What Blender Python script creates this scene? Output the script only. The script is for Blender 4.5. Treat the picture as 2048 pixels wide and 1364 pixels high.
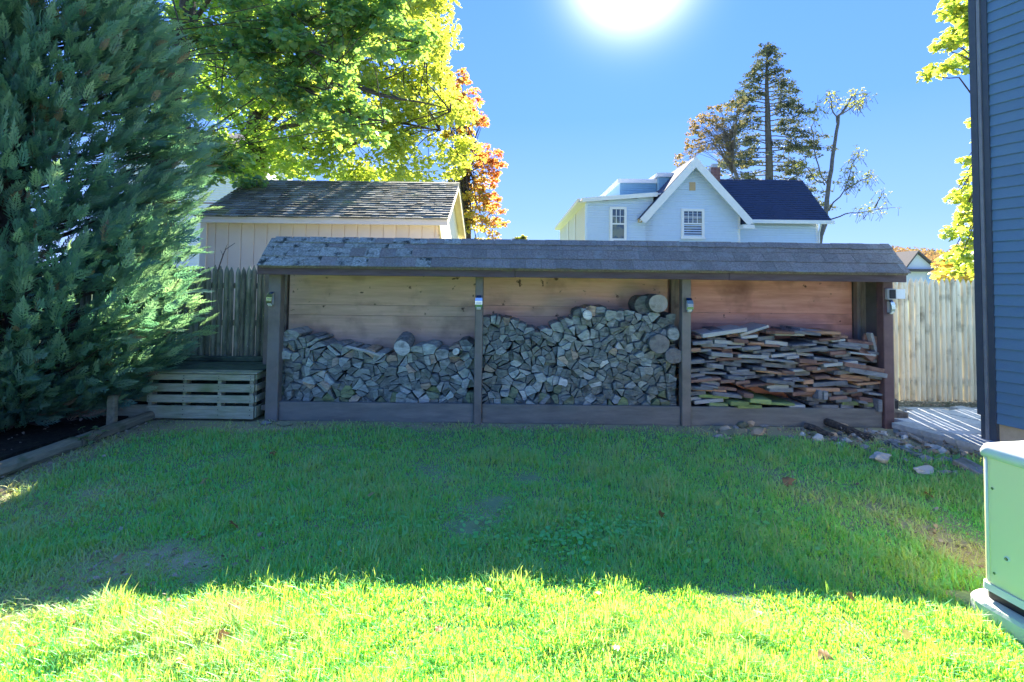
import bpy, math, random
import numpy as np
from mathutils import Vector, Matrix, noise as mnoise
random.seed(7); rng = np.random.default_rng(7)
U = random.uniform
S = bpy.context.scene
for o in list(bpy.data.objects): bpy.data.objects.remove(o)
COL = S.collection
# ------------------------------------------------------------------ camera
EYE = Vector((0, 0, 1.57)); F = 1024.0
ROLL = math.radians(0.7); PITCH = math.radians(2.2)
CY = 560 - F * math.tan(PITCH)
fwd = Vector((0, math.cos(PITCH), math.sin(PITCH)))
r0 = Vector((1, 0, 0)); u0 = Vector((0, -math.sin(PITCH), math.cos(PITCH)))
RT = math.cos(ROLL) * r0 + math.sin(ROLL) * u0
UP = -math.sin(ROLL) * r0 + math.cos(ROLL) * u0
cam = bpy.data.cameras.new('camera'); cam.lens = 18; cam.sensor_width = 36
cam.shift_y = -(682 - CY) / 2048; cam.clip_start = 0.05; cam.clip_end = 6000
co = bpy.data.objects.new('camera', cam); COL.objects.link(co)
M3 = Matrix((RT, UP, -fwd)).transposed()
co.matrix_world = Matrix.Translation(EYE) @ M3.to_4x4()
S.camera = co

def ray(px, py):
    d = fwd + RT * ((px - 1024) / F) + UP * ((CY - py) / F)
    return d / d.y
def P(px, py, Y): return EYE + ray(px, py) * Y
def G(px, py, z=0.0):
    d = ray(px, py); return EYE + d * ((z - EYE.z) / d.z)
# ------------------------------------------------------------------ light
SUN = ray(1262, -72).normalized()
EL = math.asin(SUN.z); AZ = math.atan2(SUN.x, SUN.y)
w = bpy.data.worlds.new('World'); S.world = w; w.use_nodes = True
nt = w.node_tree; nt.nodes.clear(); L = nt.links.new
out = nt.nodes.new('ShaderNodeOutputWorld'); bg = nt.nodes.new('ShaderNodeBackground')
sky = nt.nodes.new('ShaderNodeTexSky'); sky.sky_type = 'NISHITA'; sky.sun_disc = False
sky.sun_elevation = EL; sky.sun_rotation = AZ; sky.air_density = 1.0; sky.dust_density = 0.3; sky.ozone_density = 2.0
# the photograph's strongly processed azure: the sky texture's luminance, softened, on a plain elevation gradient
EXPO = 2.95
tc = nt.nodes.new('ShaderNodeTexCoord'); sx_ = nt.nodes.new('ShaderNodeSeparateXYZ'); L(tc.outputs['Generated'], sx_.inputs[0])
rp_ = nt.nodes.new('ShaderNodeValToRGB'); L(sx_.outputs['Z'], rp_.inputs[0]); e_ = rp_.color_ramp.elements
e_[0].position = 0.0; e_[0].color = (.35, .52, 1.0, 1); e_[1].position = 1.0; e_[1].color = (.14, .36, .88, 1)
for p_, c_ in ((.12, (.235, .43, .98)), (.30, (.145, .345, .97)), (.55, (.115, .30, .95))): q_ = e_.new(p_); q_.color = (*c_, 1)
bw = nt.nodes.new('ShaderNodeRGBToBW'); L(sky.outputs[0], bw.inputs[0])
pw = nt.nodes.new('ShaderNodeMath'); pw.operation = 'POWER'; pw.inputs[1].default_value = .12; L(bw.outputs[0], pw.inputs[0])
sc_ = nt.nodes.new('ShaderNodeMath'); sc_.operation = 'MULTIPLY'; sc_.inputs[1].default_value = 1.38 / (2 ** EXPO * .15); L(pw.outputs[0], sc_.inputs[0])
hs = nt.nodes.new('ShaderNodeVectorMath'); hs.operation = 'SCALE'; L(rp_.outputs[0], hs.inputs[0]); L(sc_.outputs[0], hs.inputs['Scale'])
nm = nt.nodes.new('ShaderNodeVectorMath'); nm.operation = 'NORMALIZE'
dt = nt.nodes.new('ShaderNodeVectorMath'); dt.operation = 'DOT_PRODUCT'; dt.inputs[1].default_value = SUN
L(tc.outputs['Generated'], nm.inputs[0]); L(nm.outputs[0], dt.inputs[0])
ac = nt.nodes.new('ShaderNodeMath'); ac.operation = 'ARCCOSINE'; L(dt.outputs['Value'], ac.inputs[0])
dv = nt.nodes.new('ShaderNodeMath'); dv.operation = 'DIVIDE'; dv.inputs[1].default_value = math.radians(4.5); L(ac.outputs[0], dv.inputs[0])
sq = nt.nodes.new('ShaderNodeMath'); sq.operation = 'POWER'; sq.inputs[1].default_value = 2.0; L(dv.outputs[0], sq.inputs[0])
ng = nt.nodes.new('ShaderNodeMath'); ng.operation = 'MULTIPLY'; ng.inputs[1].default_value = -1; L(sq.outputs[0], ng.inputs[0])
ex = nt.nodes.new('ShaderNodeMath'); ex.operation = 'EXPONENT'; L(ng.outputs[0], ex.inputs[0])
gl = nt.nodes.new('ShaderNodeVectorMath'); gl.operation = 'SCALE'; gl.inputs[0].default_value = (3.3, 3.05, 3.1); L(ex.outputs[0], gl.inputs['Scale'])
ad = nt.nodes.new('ShaderNodeVectorMath'); ad.operation = 'ADD'; L(hs.outputs[0], ad.inputs[0]); L(gl.outputs[0], ad.inputs[1])
L(ad.outputs[0], bg.inputs['Color']); bg.inputs['Strength'].default_value = 0.15; L(bg.outputs[0], out.inputs[0])
sl = bpy.data.lights.new('sun', 'SUN'); sl.energy = 3.9; sl.angle = math.radians(0.5); sl.color = (1, 0.93, 0.8)
so = bpy.data.objects.new('sun', sl); COL.objects.link(so); so.rotation_euler = SUN.to_track_quat('Z', 'Y').to_euler(); so.location = (6, 20, 14)
S.view_settings.view_transform = 'Standard'; S.view_settings.look = 'None'
S.view_settings.exposure = EXPO; S.view_settings.gamma = 1.0
S.render.engine = 'CYCLES'; S.cycles.max_bounces = 8; S.cycles.transmission_bounces = 6; S.cycles.diffuse_bounces = 5
S.cycles.use_denoising = True
# ------------------------------------------------------------------ materials
def srgb(c): return tuple((x / 12.92 if x <= .04045 else ((x + .055) / 1.055) ** 2.4) for x in c)
def mat(name, c1, c2=None, scale=8, stretch=(1, 1, 1), rough=.8, bump=.3, var=.15, c3=None, c3s=3, c3t=(.55, .7), metal=0, spec=.3, detail=6, dist=.02, attr=None, speck=None, huevar=0.0):
    m = bpy.data.materials.new(name); m.use_nodes = True; n = m.node_tree; nd = n.nodes; lk = n.links.new
    b = nd['Principled BSDF']; b.inputs['Roughness'].default_value = rough; b.inputs['Metallic'].default_value = metal
    b.inputs['Specular IOR Level'].default_value = spec
    t = nd.new('ShaderNodeTexCoord'); oi = nd.new('ShaderNodeObjectInfo')
    a = nd.new('ShaderNodeVectorMath'); a.operation = 'MULTIPLY_ADD'; a.inputs[1].default_value = (1, 1, 1)
    sc = nd.new('ShaderNodeVectorMath'); sc.operation = 'SCALE'; sc.inputs[0].default_value = (17, 11, 23); lk(oi.outputs['Random'], sc.inputs['Scale'])
    lk(t.outputs['Object'], a.inputs[0]); lk(sc.outputs[0], a.inputs[2])
    mp = nd.new('ShaderNodeMapping'); mp.inputs['Scale'].default_value = stretch; lk(a.outputs[0], mp.inputs[0])
    nz = nd.new('ShaderNodeTexNoise'); nz.inputs['Scale'].default_value = scale; nz.inputs['Detail'].default_value = detail; nz.inputs['Roughness'].default_value = .65; lk(mp.outputs[0], nz.inputs['Vector'])
    cr = nd.new('ShaderNodeValToRGB'); cr.color_ramp.elements[0].position = .32; cr.color_ramp.elements[1].position = .68
    cr.color_ramp.elements[0].color = (*c1, 1); cr.color_ramp.elements[1].color = (*(c2 or c1), 1); lk(nz.outputs[0], cr.inputs[0])
    col = cr.outputs[0]
    if c3:
        n2 = nd.new('ShaderNodeTexNoise'); n2.inputs['Scale'].default_value = c3s; n2.inputs['Detail'].default_value = 5; lk(a.outputs[0], n2.inputs['Vector'])
        mr = nd.new('ShaderNodeMapRange'); mr.inputs[1].default_value = c3t[0]; mr.inputs[2].default_value = c3t[1]; lk(n2.outputs[0], mr.inputs[0])
        mx = nd.new('ShaderNodeMixRGB'); mx.inputs[2].default_value = (*c3, 1); lk(mr.outputs[0], mx.inputs[0]); lk(col, mx.inputs[1]); col = mx.outputs[0]
    if speck:
        n3 = nd.new('ShaderNodeTexNoise'); n3.inputs['Scale'].default_value = speck[1]; n3.inputs['Detail'].default_value = 3; lk(a.outputs[0], n3.inputs['Vector'])
        m3 = nd.new('ShaderNodeMapRange'); m3.inputs[1].default_value = speck[2]; m3.inputs[2].default_value = speck[2] + .06; lk(n3.outputs[0], m3.inputs[0])
        mx = nd.new('ShaderNodeMixRGB'); mx.inputs[2].default_value = (*speck[0], 1); lk(m3.outputs[0], mx.inputs[0]); lk(col, mx.inputs[1]); col = mx.outputs[0]
    if attr:
        at = nd.new('ShaderNodeAttribute'); at.attribute_name = 'tint'
        mx = nd.new('ShaderNodeMixRGB'); mx.inputs[2].default_value = (*attr, 1); lk(at.outputs['Fac'], mx.inputs[0]); lk(col, mx.inputs[1]); col = mx.outputs[0]
    if var:
        mr = nd.new('ShaderNodeMapRange'); mr.inputs[3].default_value = 1 - var; mr.inputs[4].default_value = 1 + var; lk(oi.outputs['Random'], mr.inputs[0])
        h = nd.new('ShaderNodeHueSaturation'); lk(mr.outputs[0], h.inputs['Value']); lk(col, h.inputs['Color']); col = h.outputs[0]
        if huevar:
            m5 = nd.new('ShaderNodeMath'); m5.operation = 'MULTIPLY'; m5.inputs[1].default_value = 7.31; lk(oi.outputs['Random'], m5.inputs[0])
            m6 = nd.new('ShaderNodeMath'); m6.operation = 'FRACT'; lk(m5.outputs[0], m6.inputs[0])
            m7 = nd.new('ShaderNodeMapRange'); m7.inputs[3].default_value = 1 - huevar; m7.inputs[4].default_value = 1 + huevar; lk(m6.outputs[0], m7.inputs[0]); lk(m7.outputs[0], h.inputs['Saturation'])
    lk(col, b.inputs['Base Color'])
    if bump:
        bp = nd.new('ShaderNodeBump'); bp.inputs['Strength'].default_value = bump; bp.inputs['Distance'].default_value = dist; lk(nz.outputs[0], bp.inputs['Height']); lk(bp.outputs[0], b.inputs['Normal'])
    return m
def leafmat(name, dA, dB, tA, tB, mix=.5, gloss=.04, rough=.45):
    """leaf: diffuse front, translucent back light; tint attribute goes from A to B"""
    m = bpy.data.materials.new(name); m.use_nodes = True; n = m.node_tree; nd = n.nodes; lk = n.links.new; nd.clear()
    o = nd.new('ShaderNodeOutputMaterial'); d = nd.new('ShaderNodeBsdfDiffuse'); t = nd.new('ShaderNodeBsdfTranslucent'); g = nd.new('ShaderNodeBsdfGlossy')
    g.inputs['Roughness'].default_value = rough; g.inputs['Color'].default_value = (.9, .95, 1, 1)
    at = nd.new('ShaderNodeAttribute'); at.attribute_name = 'tint'
    for s, A, B in ((d, dA, dB), (t, tA, tB)):
        mx = nd.new('ShaderNodeMixRGB'); mx.inputs[1].default_value = (*A, 1); mx.inputs[2].default_value = (*B, 1); lk(at.outputs['Fac'], mx.inputs[0]); lk(mx.outputs[0], s.inputs['Color'])
    m1 = nd.new('ShaderNodeMixShader'); m1.inputs[0].default_value = mix; lk(d.outputs[0], m1.inputs[1]); lk(t.outputs[0], m1.inputs[2])
    m2 = nd.new('ShaderNodeMixShader'); m2.inputs[0].default_value = gloss; lk(m1.outputs[0], m2.inputs[1]); lk(g.outputs[0], m2.inputs[2]); lk(m2.outputs[0], o.inputs[0])
    return m
MT = {}
MT['brown_paint'] = mat('brown_paint', (.16, .135, .115), (.245, .205, .175), 6, (1, 1, 1), .6, .15, .12, c3=(.20, .19, .19), c3s=2.5, c3t=(.45, .8))
MT['red_paint'] = mat('red_brown_paint', (.13, .075, .075), (.21, .125, .12), 6, rough=.6, bump=.15, var=.1)
MT['sill'] = mat('sill_board_stain', (.15, .14, .125), (.25, .23, .20), 3, (1, 1, 6), .75, .25, .1, c3=(.19, .19, .17), c3s=3, c3t=(.5, .75))
MT['fascia'] = mat('fascia_stain', (.09, .06, .065), (.15, .11, .12), 3, (1, 1, 8), .7, .2, .1)
MT['grey_timber'] = mat('grey_timber', (.16, .13, .10), (.30, .25, .20), 7, (6, 6, .6), .85, .4, .15, c3=(.10, .08, .07), c3s=5)
MT['pallet'] = mat('pallet_wood', (.28, .28, .20), (.46, .45, .33), 6, (.7, 6, 7), .85, .35, .16, c3=(.17, .22, .08), c3s=2.2, c3t=(.5, .75))
MT['pallet_top'] = mat('mossy_board', (.045, .075, .055), (.10, .14, .10), 9, rough=.8, bump=.3, c3=(.02, .035, .03), c3s=3)
MT['picket_l'] = mat('weathered_picket', (.12, .14, .115), (.32, .34, .27), 5, (5, 5, .7), .9, .5, .25, c3=(.06, .085, .045), c3s=4, c3t=(.5, .8), speck=((.45, .45, .38), 26, .68))
MT['picket_r'] = mat('silver_picket', (.66, .55, .39), (.84, .74, .58), 5, (5, 5, .6), .9, .45, .16, c3=(.25, .21, .15), c3s=4.5, c3t=(.56, .78), speck=((.10, .08, .06), 22, .72))
MT['dark'] = mat('black_plastic', (.02, .02, .024), (.03, .03, .035), 8, rough=.4, bump=0, var=0)
MT['roof_shingle'] = mat('asphalt_shingle', (.15, .135, .13), (.30, .275, .265), 55, rough=.95, bump=.8, var=.14, c3=(.26, .27, .27), c3s=7, c3t=(.56, .72), speck=((.5, .52, .5), 45, .70), huevar=.2)
MT['roof_shingle_moss'] = mat('lichen_shingle', (.15, .16, .15), (.42, .43, .41), 42, rough=.95, bump=.7, var=.16, c3=(.035, .045, .045), c3s=10, c3t=(.54, .66), speck=((.5, .52, .5), 38, .64))
MT['shed_roof'] = mat('shake_roof', (.085, .08, .065), (.17, .16, .13), 12, (1, 4, 1), .75, .4, .2, c3=(.30, .29, .12), c3s=2.2, c3t=(.6, .72), attr=(.34, .34, .31), spec=.6)
MT['beige'] = mat('beige_siding', (.84, .70, .56), (.88, .76, .62), 2.2, rough=.75, bump=.05, var=.04)
MT['beige_trim'] = mat('beige_trim', (.78, .71, .61), (.84, .77, .68), 4, rough=.6, bump=.05, var=.03)
MT['raw_board'] = mat('raw_pine', (.62, .47, .26), (.74, .6, .36), 6, (1, .4, 1), .7, .1, .05)
MT['blue_siding'] = mat('navy_vinyl', (.095, .185, .30), (.12, .22, .345), 30, (1, 1, 8), .42, .06, .04, spec=.5, dist=.002)
MT['blue_trim'] = mat('navy_trim', (.05, .065, .09), (.065, .08, .11), 10, rough=.35, bump=0, var=.03, spec=.5)
MT['spout'] = mat('downspout_metal', (.16, .17, .20), (.22, .23, .26), 10, rough=.3, bump=0, var=0, spec=.6)
MT['tan'] = mat('tan_foundation', (.50, .38, .25), (.60, .47, .32), 16, rough=.9, bump=.3, var=0)
MT['aqua'] = mat('pale_blue_vinyl', (.60, .72, .86), (.64, .76, .90), 5, rough=.55, bump=0, var=.02)
MT['aqua_dark'] = mat('blue_vinyl', (.26, .47, .62), (.30, .52, .67), 5, rough=.55, bump=0, var=.02)
MT['white'] = mat('white_trim', (.76, .77, .78), (.82, .83, .84), 8, rough=.5, bump=0, var=.02)
MT['cream'] = mat('cream_soffit', (.70, .66, .55), (.77, .73, .62), 8, rough=.6, bump=0, var=.02)
MT['navy_roof'] = mat('navy_roof', (.030, .042, .085), (.062, .08, .14), 34, rough=.95, bump=.4, var=0, c3=(.05, .06, .11), c3s=3)
MT['brown_roof'] = mat('brown_roof', (.10, .085, .085), (.16, .14, .135), 14, rough=.95, bump=.3, var=0)
MT['brick'] = mat('chimney_brick', (.20, .09, .08), (.34, .17, .15), 9, rough=.95, bump=.3, var=.15)
MT['mortar'] = mat('mortar', (.34, .32, .3), (.42, .4, .38), 20, rough=.95, bump=.2, var=0)
MT['vent'] = mat('tan_vent', (.55, .40, .24), (.6, .45, .28), 10, rough=.7, bump=0, var=0)
MT['bark'] = mat('bark', (.05, .042, .036), (.13, .11, .095), 9, (3, 3, .8), .95, .8, .1, dist=.05)
MT['bark_far'] = mat('bark_far', (.10, .09, .08), (.18, .165, .15), 6, rough=.95, bump=.3, var=.1)
MT['soil'] = mat('lawn_soil', (.14, .22, .11), (.20, .29, .14), 9, rough=1, bump=.8, var=0, attr=(.36, .33, .20), c3=(.20, .19, .11), c3s=14)
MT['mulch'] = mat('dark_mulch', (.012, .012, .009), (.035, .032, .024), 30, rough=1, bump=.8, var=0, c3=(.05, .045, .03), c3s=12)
MT['timber_log'] = mat('edging_log', (.15, .14, .10), (.28, .26, .19), 5, (5, .7, 5), .95, .6, .1, c3=(.07, .10, .045), c3s=4)
MT['paver'] = mat('pale_paver', (.42, .43, .44), (.56, .57, .58), 24, rough=.9, bump=.3, var=.1, spec=.4)
MT['block'] = mat('edge_block', (.30, .31, .30), (.44, .45, .43), 18, rough=.95, bump=.5, var=.12)
MT['gen_green'] = mat('generator_sage', (.86, .80, .47), (.87, .81, .48), 3, rough=.42, bump=0, var=0, spec=.5)
MT['gen_lid'] = mat('generator_lid', (.66, .69, .64), (.70, .73, .68), 5, rough=.35, bump=0, var=0, spec=.5)
MT['pad'] = mat('composite_pad', (.50, .54, .46), (.60, .63, .55), 24, rough=.85, bump=.35, var=0, c3=(.22, .26, .16), c3s=3, c3t=(.55, .8))
MT['steel'] = mat('brushed_steel', (.62, .63, .63), (.72, .73, .73), 60, (1, 1, .1), .22, .05, .02, metal=1.0)
MT['solar'] = mat('solar_cell', (.01, .03, .09), (.015, .045, .13), 30, rough=.12, bump=0, var=0, spec=.8)
MT['lens'] = mat('frosted_lens', (.75, .75, .7), (.8, .8, .75), 10, rough=.3, bump=0, var=0)
MT['greybox'] = mat('grey_plastic', (.45, .45, .46), (.5, .5, .5), 10, rough=.5, bump=0, var=0)
MT['green_leaf_near'] = leafmat('maple_leaf', (.09, .24, .16), (.26, .32, .08), (.28, .52, .10), (.80, .82, .08), .5, .06)
MT['maple_gold'] = leafmat('maple_leaf_gold', (.14, .25, .10), (.30, .32, .06), (.42, .66, .06), (.76, .72, .07), .55, .05)
MT['orange_leaf'] = leafmat('orange_leaf', (.24, .26, .06), (.42, .13, .06), (.75, .72, .08), (.95, .32, .10), .55, .04)
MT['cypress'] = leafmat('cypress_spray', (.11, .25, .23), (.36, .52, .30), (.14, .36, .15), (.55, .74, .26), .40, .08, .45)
MT['conifer'] = leafmat('conifer_needles', (.10, .12, .08), (.20, .15, .07), (.16, .18, .07), (.36, .25, .08), .4, .03)
MT['conifer_dark'] = leafmat('dark_needles', (.07, .10, .085), (.22, .19, .10), (.10, .13, .06), (.45, .38, .12), .3, .03)
MT['sparse_leaf'] = leafmat('sparse_leaf', (.08, .11, .04), (.20, .19, .05), (.28, .34, .05), (.55, .5, .08), .5, .03)
MT['grass'] = leafmat('grass_blade', (.07, .54, .20), (.46, .50, .27), (.66, .96, .045), (.95, .88, .25), .5, .035, .5)
MT['straw'] = mat('dead_leaf_brown', (.16, .11, .07), (.30, .22, .15), 20, rough=.8, bump=.2, var=.3, attr=(.42, .38, .32))
MT['fallen'] = leafmat('fallen_leaf', (.30, .14, .05), (.42, .34, .16), (.3, .12, .03), (.4, .3, .08), .3, .03)
MT['hill_tree'] = leafmat('autumn_treeline', (.22, .26, .16), (.55, .30, .14), (.2, .2, .08), (.5, .3, .1), .3, 0.0)  # autumn colours kept pale: distance haze is put into the leaf colour
MT['hill'] = mat('hill_ground', (.10, .12, .07), (.2, .17, .1), .02, rough=1, bump=0, var=0)
def plymat(name, a, b):
    m = mat(name, a, b, 3.2, (.6, 1, 6), .75, .15, .05, c3=tuple(x * .5 for x in a), c3s=2.6, c3t=(.52, .78), speck=(tuple(x * .22 for x in a), 11, .67))
    return m
MT['ply1'] = plymat('plywood_tan', (.56, .37, .27), (.74, .51, .38))
MT['ply2'] = plymat('plywood_red', (.64, .36, .25), (.80, .50, .37))
MT['ply3'] = plymat('plywood_dark_red', (.58, .25, .19), (.78, .40, .31))
# firewood
def logmat(name, a, b, c=None):
    a = tuple(x * .95 for x in a); b = tuple(min(.9, x * 1.22) for x in b)
    return mat(name, a, b, 12, (1.2, 1, 3.5), .9, .55, .22, c3=c or tuple(x * .45 for x in a), c3s=9, c3t=(.55, .74), huevar=.25)
MT['log_grey'] = logmat('log_grey', (.21, .235, .22), (.40, .43, .40))
MT['log_dark'] = logmat('log_dark', (.11, .125, .118), (.24, .255, .235))
MT['log_pale'] = logmat('log_pale', (.38, .39, .37), (.58, .58, .54))
MT['log_brown'] = logmat('log_brown', (.28, .22, .165), (.46, .37, .28))
MT['log_moss'] = logmat('log_moss', (.13, .16, .09), (.24, .28, .16))
MT['bd_grey'] = mat('board_grey', (.17, .17, .175), (.30, .30, .31), 9, (1, 5, 4), .85, .4, .25, c3=(.08, .075, .075), c3s=6)
MT['bd_brown'] = mat('board_brown', (.20, .11, .085), (.33, .2, .155), 9, (1, 5, 4), .85, .4, .25, c3=(.10, .05, .04), c3s=6)
MT['bd_orange'] = mat('board_fresh', (.42, .22, .13), (.55, .33, .21), 9, (1, 5, 4), .8, .3, .15)
MT['bd_pale'] = mat('board_pale', (.38, .38, .36), (.54, .53, .5), 9, (1, 5, 4), .8, .3, .15)
MT['bd_green'] = mat('board_mossy', (.20, .27, .09), (.36, .43, .17), 9, (1, 5, 4), .9, .3, .15, c3=(.2, .2, .15), c3s=7)
MT['rock_grey'] = mat('rock_grey', (.17, .17, .175), (.33, .325, .325), 9, rough=.9, bump=.6, var=.15, c3=(.12, .13, .10), c3s=6)
MT['rock_pale'] = mat('rock_pale', (.42, .41, .38), (.58, .56, .52), 9, rough=.9, bump=.5, var=.12)
MT['rock_tan'] = mat('rock_tan', (.42, .28, .17), (.60, .44, .29), 9, rough=.9, bump=.6, var=.12, c3=(.2, .16, .11), c3s=7)
MT['rock_moss'] = mat('rock_moss', (.16, .17, .10), (.30, .28, .18), 9, rough=.95, bump=.6, var=.12, c3=(.12, .15, .06), c3s=5)
def glass(name, c=(.03, .05, .08)):
    m = mat(name, c, tuple(x * 1.6 for x in c), 2, rough=.05, bump=0, var=.1, spec=.9, c3=(.16, .17, .12), c3s=2.6, c3t=(.5, .6)); return m
MT['pane'] = glass('window_glass')
# ------------------------------------------------------------------ mesh helpers
class MB:
    def __init__(s): s.v = []; s.f = []
    def add(s, vs, fs):
        b = len(s.v); s.v += [tuple(v) for v in vs]; s.f += [tuple(i + b for i in f) for f in fs]; return s
    def box(s, x0, x1, y0, y1, z0, z1, c=0.0):
        if c <= 0:
            vs = [(x, y, z) for z in (z0, z1) for y in (y0, y1) for x in (x0, x1)]
            return s.add(vs, [(0, 2, 3, 1), (4, 5, 7, 6), (0, 1, 5, 4), (2, 6, 7, 3), (0, 4, 6, 2), (1, 3, 7, 5)])
        c = min(c, (x1 - x0) * .4, (y1 - y0) * .4, (z1 - z0) * .4)
        vs = []
        for z, k in ((z0, c), (z0 + c, 0), (z1 - c, 0), (z1, c)):
            X0, X1, Y0, Y1 = x0 + k, x1 - k, y0 + k, y1 - k; q = c if not k else c * .5
            vs += [(X0 + q, Y0, z), (X1 - q, Y0, z), (X1, Y0 + q, z), (X1, Y1 - q, z), (X1 - q, Y1, z), (X0 + q, Y1, z), (X0, Y1 - q, z), (X0, Y0 + q, z)]
        fs = [tuple(range(7, -1, -1)), tuple(range(24, 32))]
        for l in range(3):
            for i in range(8):
                j = (i + 1) % 8; fs.append((l * 8 + i, l * 8 + j, l * 8 + 8 + j, l * 8 + 8 + i))
        return s.add(vs, fs)
    def quad(s, a, b, c, d): return s.add([a, b, c, d], [(0, 1, 2, 3)])
    def prism(s, poly, d):
        """poly: list of Vectors (closed outline), extruded by vector d"""
        n = len(poly); d = Vector(d); vs = [Vector(p) for p in poly] + [Vector(p) + d for p in poly]
        return s.add(vs, [tuple(range(n)), tuple(range(2 * n - 1, n - 1, -1))] + [(i, i + n, (i + 1) % n + n, (i + 1) % n) for i in range(n)])
    def tube(s, pts, rad, n=6, wob=0):
        pts = [Vector(p) for p in pts]; vs = []; fs = []
        for i, p in enumerate(pts):
            t = (pts[min(i + 1, len(pts) - 1)] - pts[max(i - 1, 0)]).normalized()
            a = t.cross(Vector((0.13, 1, .07))).normalized(); b = t.cross(a)
            for k in range(n):
                th = 2 * math.pi * k / n; r = rad[i] * (1 + (U(-wob, wob) if wob else 0)); vs.append(p + (a * math.cos(th) + b * math.sin(th)) * r)
        for i in range(len(pts) - 1):
            for k in range(n):
                k2 = (k + 1) % n; fs.append((i * n + k, i * n + k2, i * n + n + k2, i * n + n + k))
        fs.append(tuple(range(n - 1, -1, -1))); m = (len(pts) - 1) * n; fs.append(tuple(range(m, m + n)))
        return s.add(vs, fs)
    def rot(s, ang, axis, piv):
        R = Matrix.Rotation(ang, 3, axis); piv = Vector(piv); s.v = [tuple(R @ (Vector(v) - piv) + piv) for v in s.v]; return s
WL = {}
def link(name, data, loc, parent=None):
    o = bpy.data.objects.new(name, data); COL.objects.link(o); loc = Vector(loc); WL[o.name] = loc
    if parent: o.parent = parent; o.location = loc - WL[parent.name]
    else: o.location = loc
    return o
def tag(o, label=None, cat=None, group=None, kind=None):
    if label: o['label'] = label
    if cat: o['category'] = cat
    if group: o['group'] = group
    if kind: o['kind'] = kind
    return o
def thing(name, label, cat, loc, group=None): return tag(link(name, None, loc), label, cat, group)
def obj(name, mb, m, parent=None, smooth=False, **k):
    v = np.array(mb.v, float); c = (v.min(0) + v.max(0)) / 2; c[2] = v[:, 2].min()
    me = bpy.data.meshes.new(name); me.from_pydata([tuple(x) for x in (v - c)], [], mb.f)
    me.materials.append(MT[m] if isinstance(m, str) else m)
    if smooth: me.shade_smooth()
    o = link(name, me, c, parent); return tag(o, **k)
def npmesh(name, V, Fc, tint, m, parent=None, **k):
    """V (N,3), Fc (M,3|4) ints, tint per vertex"""
    c = (V.min(0) + V.max(0)) / 2; c[2] = V[:, 2].min(); V = (V - c).astype(np.float32)
    me = bpy.data.meshes.new(name); n = Fc.shape[1]
    me.vertices.add(len(V)); me.vertices.foreach_set('co', V.ravel())
    me.loops.add(Fc.size); me.loops.foreach_set('vertex_index', Fc.astype(np.int32).ravel())
    me.polygons.add(len(Fc)); me.polygons.foreach_set('loop_start', np.arange(0, Fc.size, n, dtype=np.int32))
    try: me.polygons.foreach_set('loop_total', np.full(len(Fc), n, np.int32))
    except Exception: pass
    if tint is not None:
        a = me.attributes.new('tint', 'FLOAT', 'POINT'); a.data.foreach_set('value', tint.astype(np.float32))
    me.update(calc_edges=True)
    if name in ('shingle_courses', 'crown', 'dead_sprays'): me.shade_flat()
    me.materials.append(MT[m] if isinstance(m, str) else m)
    o = link(name, me, Vector(c.tolist()), parent); return tag(o, **k)
def scatter(TV, TF, A, loc, tint):
    """A (N,3,3) columns = axes*scale, loc (N,3)"""
    N = len(loc); n = len(TV)
    V = np.einsum('nij,kj->nki', A, TV) + loc[:, None, :]
    Fc = TF[None] + (np.arange(N) * n)[:, None, None]
    return V.reshape(-1, 3), Fc.reshape(-1, TF.shape[1]), np.repeat(tint, n)
def frames(d, up, roll):
    """orthonormal frames with x along d, rolled about it"""
    d = d / np.linalg.norm(d, axis=1, keepdims=True); y = np.cross(up, d); y /= np.linalg.norm(y, axis=1, keepdims=True) + 1e-9; z = np.cross(d, y)
    c, s = np.cos(roll)[:, None], np.sin(roll)[:, None]
    y2 = y * c + z * s; z2 = -y * s + z * c
    return np.stack([d, y2, z2], axis=2)
# lobed leaf, unit size, stem at origin, lying in xy
def leaf_t(simple=True):
    if simple: pts = [(0, 0), (.25, -.42), (.42, -.2), (.62, -.34), (1, 0), (.62, .34), (.42, .2), (.25, .42)]
    else: pts = [(0, 0), (.02, -.25), (.2, -.55), (.3, -.28), (.52, -.5), (.6, -.2), (1, 0), (.6, .2), (.52, .5), (.3, .28), (.2, .55), (.02, .25)]
    V = np.array([(x, y, .1 * math.sin(x * 3) - .25 * abs(y)) for x, y in pts]); c = np.array([[.4, 0, .04]]); V = np.vstack([V, c]); n = len(pts)
    return V, np.array([(i, (i + 1) % n, n) for i in range(n)])
LV, LF = leaf_t(True); LV2, LF2 = leaf_t(False)
def leaves(cents, rads, counts, size, flat=.6, tintf=None, fullv=False, szvar=.35):
    """leaf clouds: each cluster an ellipsoid; leaves droop"""
    cents = np.array(cents, float); rads = np.array(rads, float)
    if rads.ndim == 1: rads = np.stack([rads, rads, rads * flat], 1)
    idx = np.repeat(np.arange(len(cents)), counts); N = len(idx)
    p = rng.normal(size=(N, 3)); p /= np.linalg.norm(p, axis=1, keepdims=True); p *= (rng.random(N) ** .45)[:, None]
    loc = cents[idx] + p * rads[idx]
    d = rng.normal(size=(N, 3)) * np.array([1, 1, .35]) + np.array([0, 0, -.45])
    A = frames(d, np.tile([0, 0, 1.], (N, 1)), rng.normal(0, .55, N)) * (size * (1 + rng.uniform(-szvar, szvar, N)))[:, None, None]
    ti = rng.random(N) ** 1.5 if tintf is None else tintf(loc)
    return scatter(LV, LF, A, loc, ti)
def cat(parts):
    V = []; Fc = []; T = []; o = 0
    for v, f, t in parts: V.append(v); Fc.append(f + o); T.append(t); o += len(v)
    return np.vstack(V), np.vstack(Fc), np.concatenate(T)
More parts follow.
